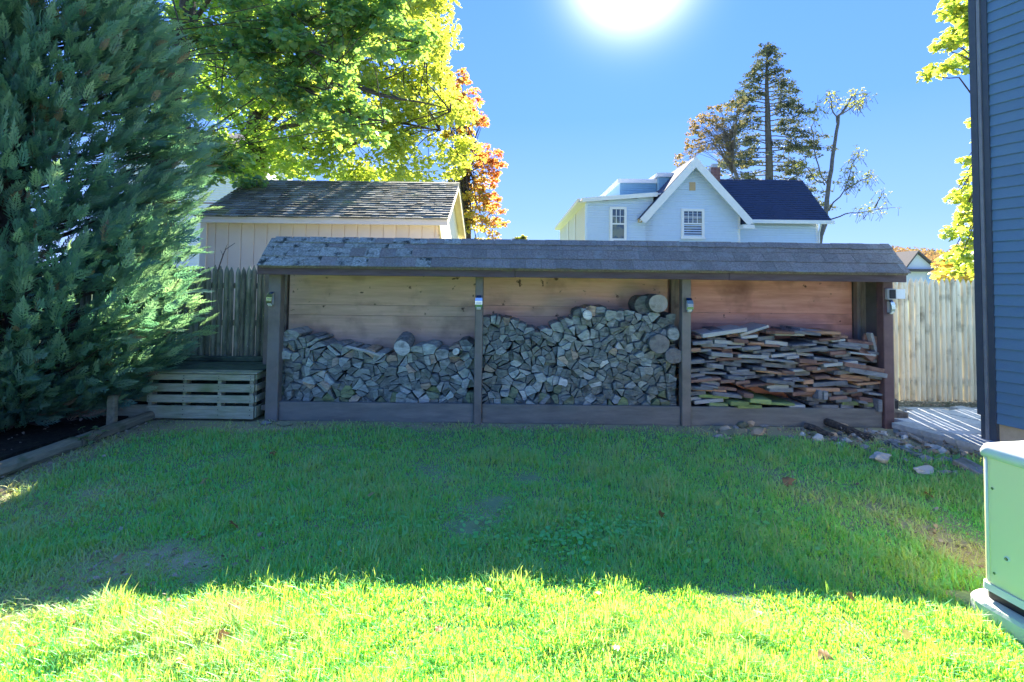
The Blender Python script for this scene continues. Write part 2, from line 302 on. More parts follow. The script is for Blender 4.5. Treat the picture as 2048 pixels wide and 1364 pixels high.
def fbm(x, y, s=1.0): return mnoise.fractal(Vector((x * s, y * s, 3.3)), 1.0, 2.0, 4)
def sstep(a, b, x): t = min(1, max(0, (x - a) / (b - a))); return t * t * (3 - 2 * t)
# ------------------------------------------------------------------ ground
def gz(x, y):
    d = -0.055 * sstep(.8, 3.2, abs(x - .15)) * (1 - sstep(3.2, 4.8, y)) * sstep(-3, 1, y)
    return d + .022 * (1 - sstep(1.2, 2.8, abs(x - .2))) * sstep(.5, 2, y) * (1 - sstep(3.2, 4.8, y)) + .012 * fbm(x, y, .7)
def bare(x, y):
    """0 lush lawn .. 1 bare soil"""
    b = 0.0
    def blob(px, py, rx, ry, s):
        c = G(px, py); q = ((x - c.x) / rx) ** 2 + ((y - c.y) / ry) ** 2; return s * max(0, 1 - q)
    b += blob(270, 1115, .62, .26, .95) + blob(1930, 1085, .30, .42, 1.4) + blob(1780, 1030, .55, .22, .5) + blob(1700, 1000, .6, .2, .4)
    b += blob(90, 1000, .9, .5, .55) + blob(40, 1190, .5, .25, .8)
    b += 1.3 * sstep(.75, .1, (x + 4.12)) * (1 if y < 6 else 0)         # along the edging log
    b += 1.2 * sstep(.5, .1, abs(y - 5.55) + .25 * sstep(-2.6, -1.5, x)) if x < -1.5 else .9 * sstep(.30, .05, 5.6 - y)
    if x > 1.9: b += 1.4 * sstep(.45, .12, 5.65 - y - .62 * max(0, x - 3.0) ** 1.1 * .9)
    b += .45 * max(0, fbm(x + 7, y, 1.6) - .15)
    return max(0, min(1.2, b + .35 * fbm(x, y, 3.0) * (1 if b > .15 else .3)))
def ground():
    xs = np.concatenate([np.linspace(-900, -20, 8), np.linspace(-14, -7, 6), np.arange(-6.6, 7, .12), np.linspace(8, 16, 6), np.linspace(20, 900, 8)])
    ys = np.concatenate([[-900, -200, -50, -15, -6, -3, -1], np.arange(0, 6.6, .12), np.linspace(7, 12, 5), [20, 40, 80, 200, 500, 1200]])
    V = []; T = []
    for y in ys:
        for x in xs:
            near = -6.7 < x < 7.1 and 0 <= y < 6.6
            V.append((x, y, gz(x, y) if abs(x) < 15 and -6 < y < 12 else 0.0)); T.append(bare(x, y) if near else 0)
    nx = len(xs); Fc = [(j * nx + i, j * nx + i + 1, j * nx + nx + i + 1, j * nx + nx + i) for j in range(len(ys) - 1) for i in range(nx - 1)]
    return npmesh('lawn', np.array(V), np.array(Fc), np.clip(np.array(T), 0, 1), 'soil', kind='structure')
ground()
def grass():
    N = 470000
    Y = (rng.random(N) * (6.0 ** -.6 - 1.25 ** -.6) + 1.25 ** -.6) ** (-1 / .6)
    X = rng.uniform(-1, 1, N) * (1.18 * Y + .7)
    GXS = np.arange(-8.2, 8.3, .1); GYS = np.arange(1, 6.3, .1)
    Bm = np.array([[bare(x, y) for x in GXS] for y in GYS]); Zm = np.array([[gz(x, y) for x in GXS] for y in GYS])
    Cm = np.array([[fbm(x + 31, y - 9, 2.1) for x in GXS] for y in GYS]); Dm = np.array([[fbm(x * 1.0 - 11, y, 6.0) for x in GXS] for y in GYS])
    ix = (X + 8.2) / .1; iy = (Y - 1) / .1; i0 = np.clip(ix.astype(int), 0, len(GXS) - 2); j0 = np.clip(iy.astype(int), 0, len(GYS) - 2); fx = ix - i0; fy = iy - j0
    def bil(M): return (M[j0, i0] * (1 - fx) + M[j0, i0 + 1] * fx) * (1 - fy) + (M[j0 + 1, i0] * (1 - fx) + M[j0 + 1, i0 + 1] * fx) * fy
    b = bil(Bm); z = bil(Zm); cl = bil(Cm); dl = bil(Dm)
    keep = (rng.random(N) > np.clip(b * .66, 0, .93)) & (Y < 5.6 - np.where(X > 3, .45 * (X - 3), 0)) & (X > -4.0 + .02 * Y)
    # pad of the generator, keep blades out
    keep &= ~((X > 2.28 + .17 * (2.6 - Y)) & (Y < 2.75) & (Y > .6))
    keep &= ~((X > 4.35) & (Y > 4.7)); keep &= X > -4.05 - .12 * (Y < 4.6)
    X, Y, z, b, cl, dl = X[keep], Y[keep], z[keep], b[keep], cl[keep], dl[keep]; n = len(X)
    th = rng.uniform(0, 2 * np.pi, n); lean = np.clip(rng.beta(1.8, 2.2, n) * 1.35 + .5 * np.clip(b, 0, 1), 0, 1.7)
    h = (rng.uniform(.022, .056, n)) * (1 - .25 * np.clip(b, 0, 1)) * (1 + .95 * cl + .6 * dl); h *= np.where(rng.random(n) < .05, 1.55, 1.0) * np.clip(1 + .3 * np.sin(X * 9.3 + 3 * np.sin(Y * 7.1)) * np.sin(Y * 8.7 + 2 * np.sin(X * 6.3)), .55, 1.5)
    w_ = (.0014 + .00056 * Y) * rng.uniform(.7, 1.3, n)
    dx, dy = np.cos(th), np.sin(th); sx, sy = -dy, dx
    def pt(t, side, wd):
        out_ = h * lean * t * t * .9
        return np.stack([X + dx * out_ + sx * side * wd, Y + dy * out_ + sy * side * wd, z + h * (t - .28 * lean * t * t)], 1)
    V = np.stack([pt(0, -1, w_), pt(0, 1, w_), pt(.55, -1, w_ * .85), pt(.55, 1, w_ * .85), pt(1, 0, w_)], 1).reshape(-1, 3)
    T = np.array([(0, 1, 3), (0, 3, 2), (2, 3, 4)]); Fc = (T[None] + (np.arange(n) * 5)[:, None, None]).reshape(-1, 3)
    ti = np.clip(rng.random(n) ** 3 * .55 + b * .5 + .30 * cl + .15 * dl, 0, 1)
    ti = np.where(rng.random(n) < .05, 1, ti); ti = np.clip(ti + .12 * np.clip(dl + cl - .35, 0, 1), 0, 1)
    npmesh('grass', V, Fc, np.repeat(ti, 5), 'grass', kind='stuff', label='short mown lawn grass with sunlit front and shaded back', cat='grass')
grass()
# clover and low weeds in the shaded lawn
def clover():
    pts = []
    for (px, py, n, r) in ((1290, 1080, 190, .22), (1130, 1100, 150, .18), (1180, 1070, 110, .2), (1500, 1050, 60, .25), (470, 1060, 50, .2), (800, 1060, 60, .2), (270, 990, 70, .25), (130, 1010, 60, .25), (1000, 1080, 80, .2)):
        c = G(px, py); 
        for i in range(n): pts.append((c.x + random.gauss(0, r), c.y + random.gauss(0, r * .6)))
    loc = np.array([(x, y, gz(x, y) + U(.02, .045)) for x, y in pts]); N = len(loc)
    a = np.linspace(0, 2 * np.pi, 7)[:-1]; TV = np.vstack([[[0, 0, 0]], np.stack([np.cos(a), np.sin(a), .15 * np.ones(6)], 1)]); TF = np.array([(0, i, i % 6 + 1) for i in range(1, 7)])
    d = rng.normal(size=(N, 3)) * [1, 1, .25]; A = frames(d, np.tile([0, 0, 1.], (N, 1)), rng.normal(0, .3, N)) * rng.uniform(.008, .017, N)[:, None, None]
    npmesh('clover', *scatter(TV, TF, A, loc, rng.random(N) * .25), 'grass', kind='stuff', label='small clover leaves growing low among the shaded grass', cat='clover')
clover()
# ------------------------------------------------------------------ wood shed
YF = 5.65
shed = thing('wood_shed', 'long open-fronted firewood shelter with three bays, brown posts and a shingled roof', 'wood shed', (.75, 6, 0))
PX = [P(547, 700, YF).x, P(957, 700, YF).x, P(1372, 700, YF).x, P(1775, 700, YF).x]
def postx(i): return PX[i]
for i, (x, wd) in enumerate(zip(PX, (.135, .085, .10, .105))):
    mb = MB().box(x - wd / 2, x + wd / 2, YF - .02, YF + .09, -.03, 1.62, .006)
    obj('post', mb, 'red_paint' if i == 3 else 'brown_paint', shed)
    mb = MB().box(x + (.02 if i < 2 else -.02) - .05, x + (.02 if i < 2 else -.02) + .05, 6.13, 6.2, .0, 1.8, .004)
    if i == 2: obj('back_stud', MB().box(1.905, 2.0, 6.13, 6.2, .0, 1.8, .004), 'grey_timber', shed)
# fascia boards, three lengths butted
zf0, zf1 = 1.597, 1.692
x0 = P(515, 540, 5.5).x; x3 = P(1812, 560, 5.5).x; xa = P(1030, 545, 5.5).x; xb = P(1458, 555, 5.5).x
for a, b in ((x0, xa - .003), (xa, xb - .003), (xb, x3)):
    obj('fascia_board', MB().box(a, b, 5.49, 5.53, zf0 + U(-.002, .002), zf1, .004), 'fascia', shed)
obj('header_beam', MB().box(-2.72, 4.24, 5.545, 5.625, 1.60, 1.70, .004), 'fascia', shed)
# sill boards
for a, b in ((PX[0] + .07, PX[1] - .045), (PX[1] + .045, PX[2] - .052), (PX[2] + .052, PX[3] - .055)):
    obj('sill_board', MB().box(a, b, YF + .02, YF + .06, .0, .205, .005), 'sill', shed)
obj('deck', MB().box(-2.75, 4.4, YF + .065, 6.2, .10, .155), 'grey_timber', shed)
# back wall planks by bay
zz = [.1, 1.12, 1.245, 1.86]
for k, (a, b, m) in enumerate(((-2.69, -.36, 'ply1'), (-.36, 1.9, 'ply2'), (1.9, 4.12, 'ply3'))):
    off = (0, .015, -.04)[k]
    for j in range(len(zz) - 1):
        obj('wall_plank', MB().box(a + .003, b - .003, 6.205 + U(0, .001), 6.23, zz[j] + (off if j else 0) + .0012, zz[j + 1] + off - .0012, .0015), m, shed)
obj('corner_board', MB().box(-2.86, -2.70, 6.17, 6.20, 0, 1.88, .004), 'grey_timber', shed)
obj('corner_board', MB().box(-2.96, -2.865, 6.15, 6.18, 0, 1.88, .004), 'brown_paint', shed)
obj('corner_board', MB().box(4.17, 4.44, 6.17, 6.20, 0, 1.88, .004), 'grey_timber', shed)
obj('corner_board', MB().box(4.125, 4.166, 6.12, 6.2, 0, 1.88, .004), 'brown_paint', shed)
obj('side_panel', MB().box(4.25, 4.28, 5.75, 6.16, 0, 1.75, .004), 'brown_paint', shed)
obj('wall_backing', MB().box(-2.97, 4.5, 6.24, 6.27, 0, 1.88), 'brown_paint', shed)
obj('wall_rail', MB().box(-2.69, 4.12, 6.12, 6.2, .42, .5), 'grey_timber', shed)
# roof deck + shingle courses
RF = Vector((0, 5.44, 1.690)); RR = Vector((0, 5.74, 2.005)); sl_ = (RR - RF); Ls = sl_.length; sd = sl_ / Ls; nrm = Vector((0, -sd.z, sd.y))
def roofx(t, side):
    return (P(514, 533, 5.44).x if side < 0 else P(1821, 556, 5.44).x)
xl, xr = roofx(0, -1), roofx(0, 1)
mb = MB(); mb.prism([Vector((xl + .02, RF.y, RF.z)) , Vector((xl + .02, RR.y, RR.z - .01)), Vector((xl + .02, 6.5, 1.93)), Vector((xl + .02, 6.5, 1.89)), Vector((xl + .02, RR.y, RR.z - .06)), Vector((xl + .02, RF.y + .02, RF.z - .02))], (xr - xl - .04, 0, 0))
obj('roof_deck', mb, 'grey_timber', shed)
courses = 3
tabw = .168
for c in range(courses):
    t0 = c * Ls / courses; t1 = min(Ls, t0 + Ls / courses + .03)
    x = xl - (c % 2) * .08 * 1.0 + U(-.01, .01)
    while x < xr:
        wd = tabw * U(.93, 1.07); xa_ = max(x, xl + .004 * c); xb_ = min(x + wd - .003, xr); x += wd
        if xb_ - xa_ < .02: continue
        drop = U(-.004, .006)
        lift = .012 + .002 * (c % 2) + U(0, .003); pts = []
        mb = MB(); o_lo = RF + sd * (t0 - drop) + nrm * lift; o_hi = RF + sd * t1 + nrm * (lift - .008 if c < courses - 1 else .006)
        th = nrm * (-.009)
        sk = U(-.003, .003)
        vs = [Vector((xa_, *o_lo.yz)), Vector((xb_, *(o_lo + sd * sk).yz)), Vector((xb_, *o_hi.yz)), Vector((xa_, *o_hi.yz))]
        mb.add(vs + [v + Vector((0, th.y, th.z)) for v in vs], [(0, 1, 2, 3), (7, 6, 5, 4), (0, 4, 5, 1), (1, 5, 6, 2), (2, 6, 7, 3), (3, 7, 4, 0)])
        f = (x - xl) / (xr - xl)
        obj('shingle', mb, 'roof_shingle_moss' if random.random() < 1.15 - 3.6 * f else 'roof_shingle', shed)
# ridge tabs folded over
x = xl + .05
while x < xr:
    wd = .19 * U(.95, 1.05); xb_ = min(x + wd - .004, xr); top = RR + Vector((0, .012, .02 + U(0, .006)))
    a = RR - sd * (.075 + U(-.006, .006)) + nrm * .022; bk = top + Vector((0, .12, -.02))
    mb = MB(); mb.prism([Vector((x, *a.yz)), Vector((x, *top.yz)), Vector((x, *bk.yz)), Vector((x, bk.y, bk.z - .008)), Vector((x, top.y, top.z - .01)), Vector((x, *(a - nrm * .009).yz))], (xb_ - x, 0, 0))
    f = (x - xl) / (xr - xl)
    obj('ridge_shingle', mb, 'roof_shingle_moss' if random.random() < 1.1 - 3.2 * f else 'roof_shingle', shed); x += wd
# ------------------------------------------------------------------ solar lights
def solar(px, py, label, tilt, yy=YF - .022, wd=.078):
    c = P(px, py, yy); t = thing('solar_light', label, 'solar light', (c.x, yy, c.z - .08), 'solar lights on the shed posts')
    prof = [(0.0, .08), (.034, .052), (.045, .02), (.046, -.02), (.038, -.052), (.016, -.075), (0, -.08)]
    def sheet(p0, p1, w2, thick, name, m, dz=0, parent=t):
        mb = MB(); o = []
        for (d, z) in p0: o.append(Vector((c.x - w2, yy - d, c.z + z)))
        for (d, z) in reversed(p0): o.append(Vector((c.x - w2, yy - d + thick, c.z + z)))
        mb.prism(o, (2 * w2, 0, 0)); mb.rot(tilt, 'Z', (c.x, yy, 0)); return obj(name, mb, m, parent)
    body = sheet(prof, 0, wd / 2, .004, 'body', 'steel')
    p1 = Vector((0, .034, .052)); a = (.008, .0745); b = (.032, .0555)
    mb = MB(); n_ = Vector((0, -.62, .78)) * .004
    A = Vector((c.x - wd * .33, yy - a[0], c.z + a[1])) + n_; B = Vector((c.x - wd * .33, yy - b[0], c.z + b[1])) + n_
    mb.prism([A, B, B - n_ * .8, A - n_ * .8], (wd * .66, 0, 0)); mb.rot(tilt, 'Z', (c.x, yy, 0)); obj('solar_panel', mb, 'solar', t)
    for zz_ in (.004, -.010):
        mb = MB().box(c.x - wd * .36, c.x + wd * .36, yy - .0495, yy - .0455, c.z + zz_ - .003, c.z + zz_ + .003); mb.rot(tilt, 'Z', (c.x, yy, 0)); obj('slot', mb, 'greybox', t)
    mb = MB().prism([Vector((c.x - wd * .3, yy - .039, c.z - .05)), Vector((c.x - wd * .3, yy - .02, c.z - .073)), Vector((c.x - wd * .3, yy - .012, c.z - .066)), Vector((c.x - wd * .3, yy - .034, c.z - .045))], (wd * .6, 0, 0))
    mb.v = [(x, y - .005, z - .003) for x, y, z in mb.v]; mb.rot(tilt, 'Z', (c.x, yy, 0)); obj('lens', mb, 'lens', t)
    mb = MB().box(c.x - wd * .25, c.x + wd * .25, yy - .004, yy + .002, c.z - .06, c.z + .06); obj('mounting_plate', mb, 'greybox', t)
solar(544, 598, 'curved steel solar light on the post beside the tall dark fence', -.35)
solar(958, 605, 'bright steel solar light facing straight out, on the narrow post between the two log bays', .0)
solar(1376, 610, 'curved steel solar light on the post between the logs and the stacked boards', .25)
solar(1778, 614, 'bright curved solar light below the outlet box on the red post', .5)
# outlet box on the red post
c = P(1778, 588, YF - .022)
t = thing('outlet_box', 'dark outdoor outlet box with open cover on top of the red post', 'outlet box', (c.x, c.y, c.z - .06))
obj('box', MB().box(c.x - .05, c.x + .045, c.y - .05, c.y, c.z - .06, c.z + .06, .006), 'greybox', t)
obj('cover', MB().box(c.x - .036, c.x + .032, c.y - .062, c.y - .052, c.z - .048, c.z + .048, .004), 'dark', t)
obj('open_lid', MB().box(c.x + .05, c.x + .15, c.y - .04, c.y - .03, c.z - .05, c.z + .055, .003), 'white', t)
# ------------------------------------------------------------------ firewood
def clip(poly, n, d):
    out_ = []; k = len(poly)
    for i in range(k):
        a, b = poly[i], poly[(i + 1) % k]; da = a[0] * n[0] + a[1] * n[1] - d; db = b[0] * n[0] + b[1] * n[1] - d
        if da <= 0: out_.append(a)
        if da * db < 0: t = da / (da - db); out_.append((a[0] + (b[0] - a[0]) * t, a[1] + (b[1] - a[1]) * t))
    return out_
def area(p): return abs(sum(p[i][0] * p[(i + 1) % len(p)][1] - p[(i + 1) % len(p)][0] * p[i][1] for i in range(len(p)))) / 2
def cells(x0, x1, z0, top, step):
    pts = []; miss = 0
    while miss < 260:
        q = (U(x0 + .01, x1 - .01), U(z0 + .01, 1.5))
        if q[1] > top(q[0]): continue
        if any(((q[0] - p[0]) / 1.12) ** 2 + ((q[1] - p[1]) / .9) ** 2 < (step * .70) ** 2 for p in pts): miss += 1
        else: pts.append(q); miss = 0
    pts = [p for p in pts if p[1] < top(p[0]) + .02 and x0 < p[0] < x1 and p[1] > z0]
    res = []
    for i, p in enumerate(pts):
        poly = [(x0, z0), (x1, z0), (x1, 2), (x0, 2)]
        ext = [(p[0] + step * .98 * math.cos(a), p[1] + step * .62 * math.sin(a)) for a in np.linspace(0, 2 * math.pi, 9)[:-1] + random.random()]
        for k in range(8):
            a, b = ext[k], ext[(k + 1) % 8]; nx, nz = b[1] - a[1], a[0] - b[0]; l = math.hypot(nx, nz); nx /= l; nz /= l
            poly = clip(poly, (nx, nz), a[0] * nx + a[1] * nz)
        for j, q in enumerate(pts):
            if i == j or abs(q[0] - p[0]) > 3 * step or abs(q[1] - p[1]) > 3 * step: continue
            nx, nz = q[0] - p[0], q[1] - p[1]; l = math.hypot(nx, nz); nx /= l; nz /= l
            poly = clip(poly, (nx, nz), (p[0] + q[0]) / 2 * nx + (p[1] + q[1]) / 2 * nz)
            if len(poly) < 3: break
        if len(poly) < 3: continue
        todo = [poly]
        if area(poly) > .0060 * (step / .1) ** 2 and random.random() < .9:
            a = U(0, math.pi); nx, nz = math.cos(a), math.sin(a); q = (p[0] + U(-.01, .01), p[1] + U(-.01, .01)); d = q[0] * nx + q[1] * nz
            todo = [clip(poly, (nx, nz), d), clip(poly, (-nx, -nz), -d)]
        res += [c_ for c_ in todo if len(c_) > 2 and area(c_) > .0009]
    return res
def simplify(p, mn=.022):
    q = [v for i, v in enumerate(p) if math.hypot(v[0] - p[i - 1][0], v[1] - p[i - 1][1]) > mn]; return q if len(q) > 2 else p
def log_mesh(poly, yf, ln, mb=None, yaw=0):
    cx = sum(v[0] for v in poly) / len(poly); cz = sum(v[1] for v in poly) / len(poly)
    g = .975; ring = []
    poly = simplify(poly)
    k = len(poly)
    for i in range(k):
        a = poly[i - 1]; v = poly[i]; b = poly[(i + 1) % k]
        m = ((v[0] + b[0]) / 2, (v[1] + b[1]) / 2); e = math.hypot(b[0] - v[0], b[1] - v[1])
        ca = (v[0] + (a[0] - v[0]) * .05, v[1] + (a[1] - v[1]) * .05); cb = (v[0] + (b[0] - v[0]) * .05, v[1] + (b[1] - v[1]) * .05)
        ring += [ca, cb]
        j = U(-.06, .05) * e; nx, nz = (b[1] - v[1]) / (e + 1e-6), -(b[0] - v[0]) / (e + 1e-6); ring.append((m[0] + nx * j, m[1] + nz * j))
    ring = [(cx + (v[0] - cx) * g - 0.0, cz + (v[1] - cz) * g) for v in ring]
    n = len(ring); tx, tz = U(-.25, .25), U(-.28, .12); vs = []
    for (s, y) in ((.965, 0), (1.0, .006), (.97, ln)):
        for v in ring:
            X = cx + (v[0] - cx) * s; Z = cz + (v[1] - cz) * s
            vs.append((X + yaw * (y), yf + y + (tx * (v[0] - cx) + tz * (v[1] - cz) + U(-.002, .002) if y < .1 else 0), Z))
    c0 = len(vs); vs.append((cx, yf + U(-.004, .002), cz))
    fs = [(i, (i + 1) % n, c0) for i in range(n)]
    for l in range(2):
        for i in range(n): j = (i + 1) % n; fs.append((l * n + i, l * n + n + i, l * n + n + j, l * n + j))
    fs.append(tuple(2 * n + i for i in range(n)))
    mb = mb or MB(); return mb.add(vs, fs)
def prof(pts, Y):
    q = [(P(a, b, Y).x, P(a, b, Y).z) for a, b in pts]
    def f(x):
        if x <= q[0][0]: return q[0][1]
        for i in range(len(q) - 1):
            if x <= q[i + 1][0]: t = (x - q[i][0]) / (q[i + 1][0] - q[i][0]); return q[i][1] + t * (q[i + 1][1] - q[i][1])
        return q[-1][1]
    return f
YL = 5.76
top1 = prof([(555, 663), (600, 672), (640, 690), (700, 703), (770, 708), (800, 712), (850, 700), (900, 694), (950, 684)], YL)
top2 = prof([(965, 640), (1000, 640), (1040, 655), (1085, 672), (1110, 660), (1150, 632), (1180, 622), (1230, 630), (1300, 634), (1345, 632), (1365, 650)], YL)
allc = []
for bay, a, b, tf, st in (('left', PX[0] - .02, PX[1] - .02, top1, .122), ('middle', PX[1] + .0, PX[2] - .07, top2, .112)):
    for poly in cells(a, b, .165, tf, st): allc.append((bay, a, b, tf, poly))
allc.sort(key=lambda c_: -area(c_[4]))
hero = []
MATW = [('log_grey', 'grey', 60), ('log_dark', 'dark grey', 20), ('log_brown', 'brownish', 11), ('log_pale', 'pale', 5)]
rest = MB(); nlog = 0
for (bay, a, b, tf, poly) in allc:
    cx = sum(v[0] for v in poly) / len(poly); cz = sum(v[1] for v in poly) / len(poly)
    yf = YL + random.gauss(0, .022); ln = 6.19 - yf - U(0, .04)
    if nlog >= 291: log_mesh(poly, yf, min(ln, .35), rest); continue
    mname, adj, _ = random.choices(MATW, [q[2] for q in MATW])[0]
    if cz < .36 and random.random() < .4: mname, adj = 'log_moss', 'mossy green'
    h = (cz - .16) / max(.1, tf(cx) - .16); f = (cx - a) / (b - a)
    row = 'bottom rows' if h < .33 else ('middle rows' if h < .68 else 'top rows')
    side = ['left third', 'centre', 'right third'][min(2, int(f * 3))]
    ns_ = len(simplify(poly)); shp_ = {3: 'triangular', 4: 'four-sided', 5: 'five-sided'}.get(ns_, 'rounded'); ar_ = area(poly); sz_ = 'large' if ar_ > .0105 else ('small' if ar_ < .0055 else 'mid-sized')
    grp = '%s split logs in the %s, %s of the %s bay' % (adj, row, side, bay)
    obj('split_log', log_mesh(poly, yf, ln, yaw=U(-.05, .05)), mname, label='%s %s %s split log, %s, %s of %s bay' % (sz_, shp_, adj, row, side, bay), cat='log', group=grp); nlog += 1
if rest.f: obj('split_firewood', rest, 'log_dark', label='smallest split pieces wedged between the stacked logs', cat='firewood', kind='stuff')
def roundlog(px, py, rpx, yf, ln, m, label, wob=.06, tilt=0, bark='log_dark', sides=14, lx=0):
    c = P(px, py, yf); r = rpx * yf / F; ph = U(0, 6)
    rr = [r * (1 + wob * math.sin(2 * a + ph) + U(-wob, wob) * .4) for a in np.linspace(0, 2 * math.pi, sides + 1)[:-1]]
    t = thing('round_log', label, 'log', (c.x, yf, c.z - r))
    mb = MB(); vs = []; n = sides
    for y, s in ((0, .97), (.006, 1), (ln * .5, 1.03), (ln, .98)):
        for i, a in enumerate(np.linspace(0, 2 * math.pi, n + 1)[:-1]): vs.append((c.x + rr[i] * s * math.cos(a) + lx * y, yf + y, c.z + rr[i] * s * math.sin(a) + tilt * y))
    fs = [(l * n + i, l * n + n + i, l * n + n + (i + 1) % n, l * n + (i + 1) % n) for l in range(3) for i in range(n)] + [tuple(3 * n + i for i in range(n))]
    obj('bark', mb.add(vs, fs), bark, t, smooth=False)
    mb = MB(); vs = [(v[0], v[1] + .001, v[2]) for v in vs[:n]] + [(c.x + (v[0] - c.x) * .5, v[1] + U(-.003, .001), c.z + (v[2] - c.z) * .5) for v in vs[:n]] + [(c.x, yf - .002, c.z)]
    obj('cut_end', mb.add(vs, [(i, (i + 1) % n, n + (i + 1) % n, n + i) for i in range(n)] + [(n + i, n + (i + 1) % n, 2 * n) for i in range(n)]), m, t)
roundlog(1317, 607, 19, 5.70, .40, 'log_ring', 'big round pale-faced log on top of the middle pile at its right end', .03) if 'log_ring' in MT else None
def ringmat(name, a, b):
    m = mat(name, a, b, 14, rough=.9, bump=.4, var=.05, c3=tuple(x * .5 for x in a), c3s=10)
    n = m.node_tree; nd = n.nodes; lk = n.links.new
    wv = nd.new('ShaderNodeTexWave'); wv.wave_type = 'RINGS'; wv.rings_direction = 'Y'; wv.inputs['Scale'].default_value = 28; wv.inputs['Distortion'].default_value = 3; wv.inputs['Detail'].default_value = 3
    t = nd.new('ShaderNodeTexCoord'); mp = nd.new('ShaderNodeMapping'); mp.inputs['Location'].default_value = (0, 0, -.1); lk(t.outputs['Object'], mp.inputs[0]); lk(mp.outputs[0], wv.inputs['Vector'])
    b_ = nd['Principled BSDF']; src = b_.inputs['Base Color'].links[0].from_socket; mx = nd.new('ShaderNodeMixRGB'); mx.blend_type = 'MULTIPLY'; mx.inputs[0].default_value = .35; lk(src, mx.inputs[1]); lk(wv.outputs[0], mx.inputs[2]); lk(mx.outputs[0], b_.inputs['Base Color'])
    return m
MT['log_ring'] = ringmat('log_end_rings', (.36, .33, .28), (.50, .46, .40)); MT['log_ring_d'] = ringmat('log_end_dark', (.22, .2, .19), (.34, .32, .29))
roundlog(1317, 607, 19, 5.69, .40, 'log_ring', 'big round pale-faced log on top of the middle pile at its right end', .03)
roundlog(1288, 610, 19, 5.84, .34, 'log_dark', 'big dark round log in shadow just left of the pale-faced round log', .03, bark='log_dark')
roundlog(1319, 688, 20, 5.66, .42, 'log_ring_d', 'round brown log with a cracked end among the split logs near the third post', .04)
roundlog(1347, 668, 13, 5.67, .42, 'log_grey', 'round grey log with a dark knot hole in its end beside the third post', .05)
roundlog(1349, 712, 17, 5.65, .42, 'log_ring_d', 'irregular large round log low beside the third post', .12)
roundlog(804, 696, 16, 5.69, .38, 'log_pale', 'white birch-like round log on top of the left bay pile', .07, tilt=.16, lx=-.05)
roundlog(1175, 630, 10, 5.69, .4, 'log_pale', 'small pale round log tipped up on the crest of the middle pile', .06)
roundlog(912, 703, 7, 5.68, .3, 'log_pale', 'thin pale branch piece poking from the top right of the left bay pile', .1)
roundlog(1203, 628, 15, 5.80, .36, 'log_dark', 'dark half-hidden round log at the back of the middle pile crest', .1)
# long sliver lying on the left pile
a = P(693, 693, 5.68); b = P(765, 712, 5.68); mb = MB().tube([a, (a + b) / 2 + Vector((0, 0, .004)), b], [.014, .017, .012], 5); obj('wood_sliver', mb, 'rock_pale', label='long thin pale sliver of wood lying across the left bay pile', cat='kindling')
# ------------------------------------------------------------------ stacked boards
def boards():
    topf = prof([(1380, 700), (1400, 676), (1450, 664), (1530, 660), (1600, 664), (1690, 668), (1720, 690), (1745, 705), (1765, 735)], 5.7)
    a0, b0 = PX[2] + .055, PX[3] - .03; nb = 200; hm = np.full(nb, .206); bx = np.linspace(a0, b0, nb); dxb = bx[1] - bx[0]
    tops = np.array([topf(x) for x in bx]); cnt = 0; last = None
    while cnt < 290:
        deficit = tops - hm - .02; ok = np.where(deficit > .015)[0]
        if len(ok) < 8: break
        h_ = hm + rng.uniform(0, .05, nb); h_[deficit <= .015] = 9
        c = int(np.argmin(h_)); wd = U(.16, .40) if random.random() < .75 else U(.10, .2); k = int(wd / dxb)
        i0 = max(0, min(nb - k - 1, c - int(k * random.random()))); i1 = min(nb - 1, i0 + k)
        seg = hm[i0:i1 + 1]; xs = bx[i0:i1 + 1]; th = U(.032, .05) if random.random() < .8 else U(.022, .03)
        k3 = max(1, len(seg) // 3); zl, zr = seg[:k3].max(), seg[-k3:].max(); ang = max(-.10, min(.10, math.atan2(zr - zl, wd * .7)))
        if abs(ang) < .03: ang += U(-.02, .02)
        line = (xs - xs[0]) * math.tan(ang); base = (seg - line).max() - .011
        if base - seg.mean() > .055: ang = 0; line = xs * 0; base = seg.max()
        cx = (xs[0] + xs[-1]) / 2; z0 = base + math.tan(ang) * (cx - xs[0])
        f = (cx - a0) / (b0 - a0); hz = (z0 - .16) / .75
        r = random.random()
        if hz < .17 and f < .62: m = 'bd_green' if r < .75 else 'bd_pale'
        elif hz < .12: m = 'bd_green' if r < .3 else 'bd_grey'
        elif r < .50: m = 'bd_grey'
        elif r < .80: m = 'bd_brown'
        elif r < .89: m = 'bd_orange'
        else: m = 'bd_pale'
        w2 = (xs[-1] - xs[0]) / 2 * U(.96, 1.03)
        yf = 5.70 + random.gauss(0, .038); yaw = random.gauss(0, .10)
        mb = MB().box(cx - w2, cx + w2, yf, 6.16, z0 + .0015, z0 + th, .004); mb.rot(-ang, 'Y', (cx, yf, z0)); mb.rot(yaw * .4, 'Z', (cx, yf + .2, z0))
        row = 'lowest layers' if hz < .25 else ('middle layers' if hz < .65 else 'upper layers'); side = ['left', 'centre', 'right'][min(2, int(f * 3))]
        adj = {'bd_grey': 'weathered grey', 'bd_brown': 'reddish brown', 'bd_orange': 'fresh orange-brown', 'bd_pale': 'pale', 'bd_green': 'green mossy'}[m]
        obj('plank', mb, m, label='%s %s plank end, %s, %s of the board stack' % ('long' if w2 > .14 else ('short' if w2 < .095 else 'mid-length'), adj, row, side), cat='plank', group='%s planks, %s, %s' % (adj, row, side))
        hm[i0:i1 + 1] = np.maximum(hm[i0:i1 + 1], z0 + (xs - cx) * math.tan(ang) + th + .001); cnt += 1
boards()
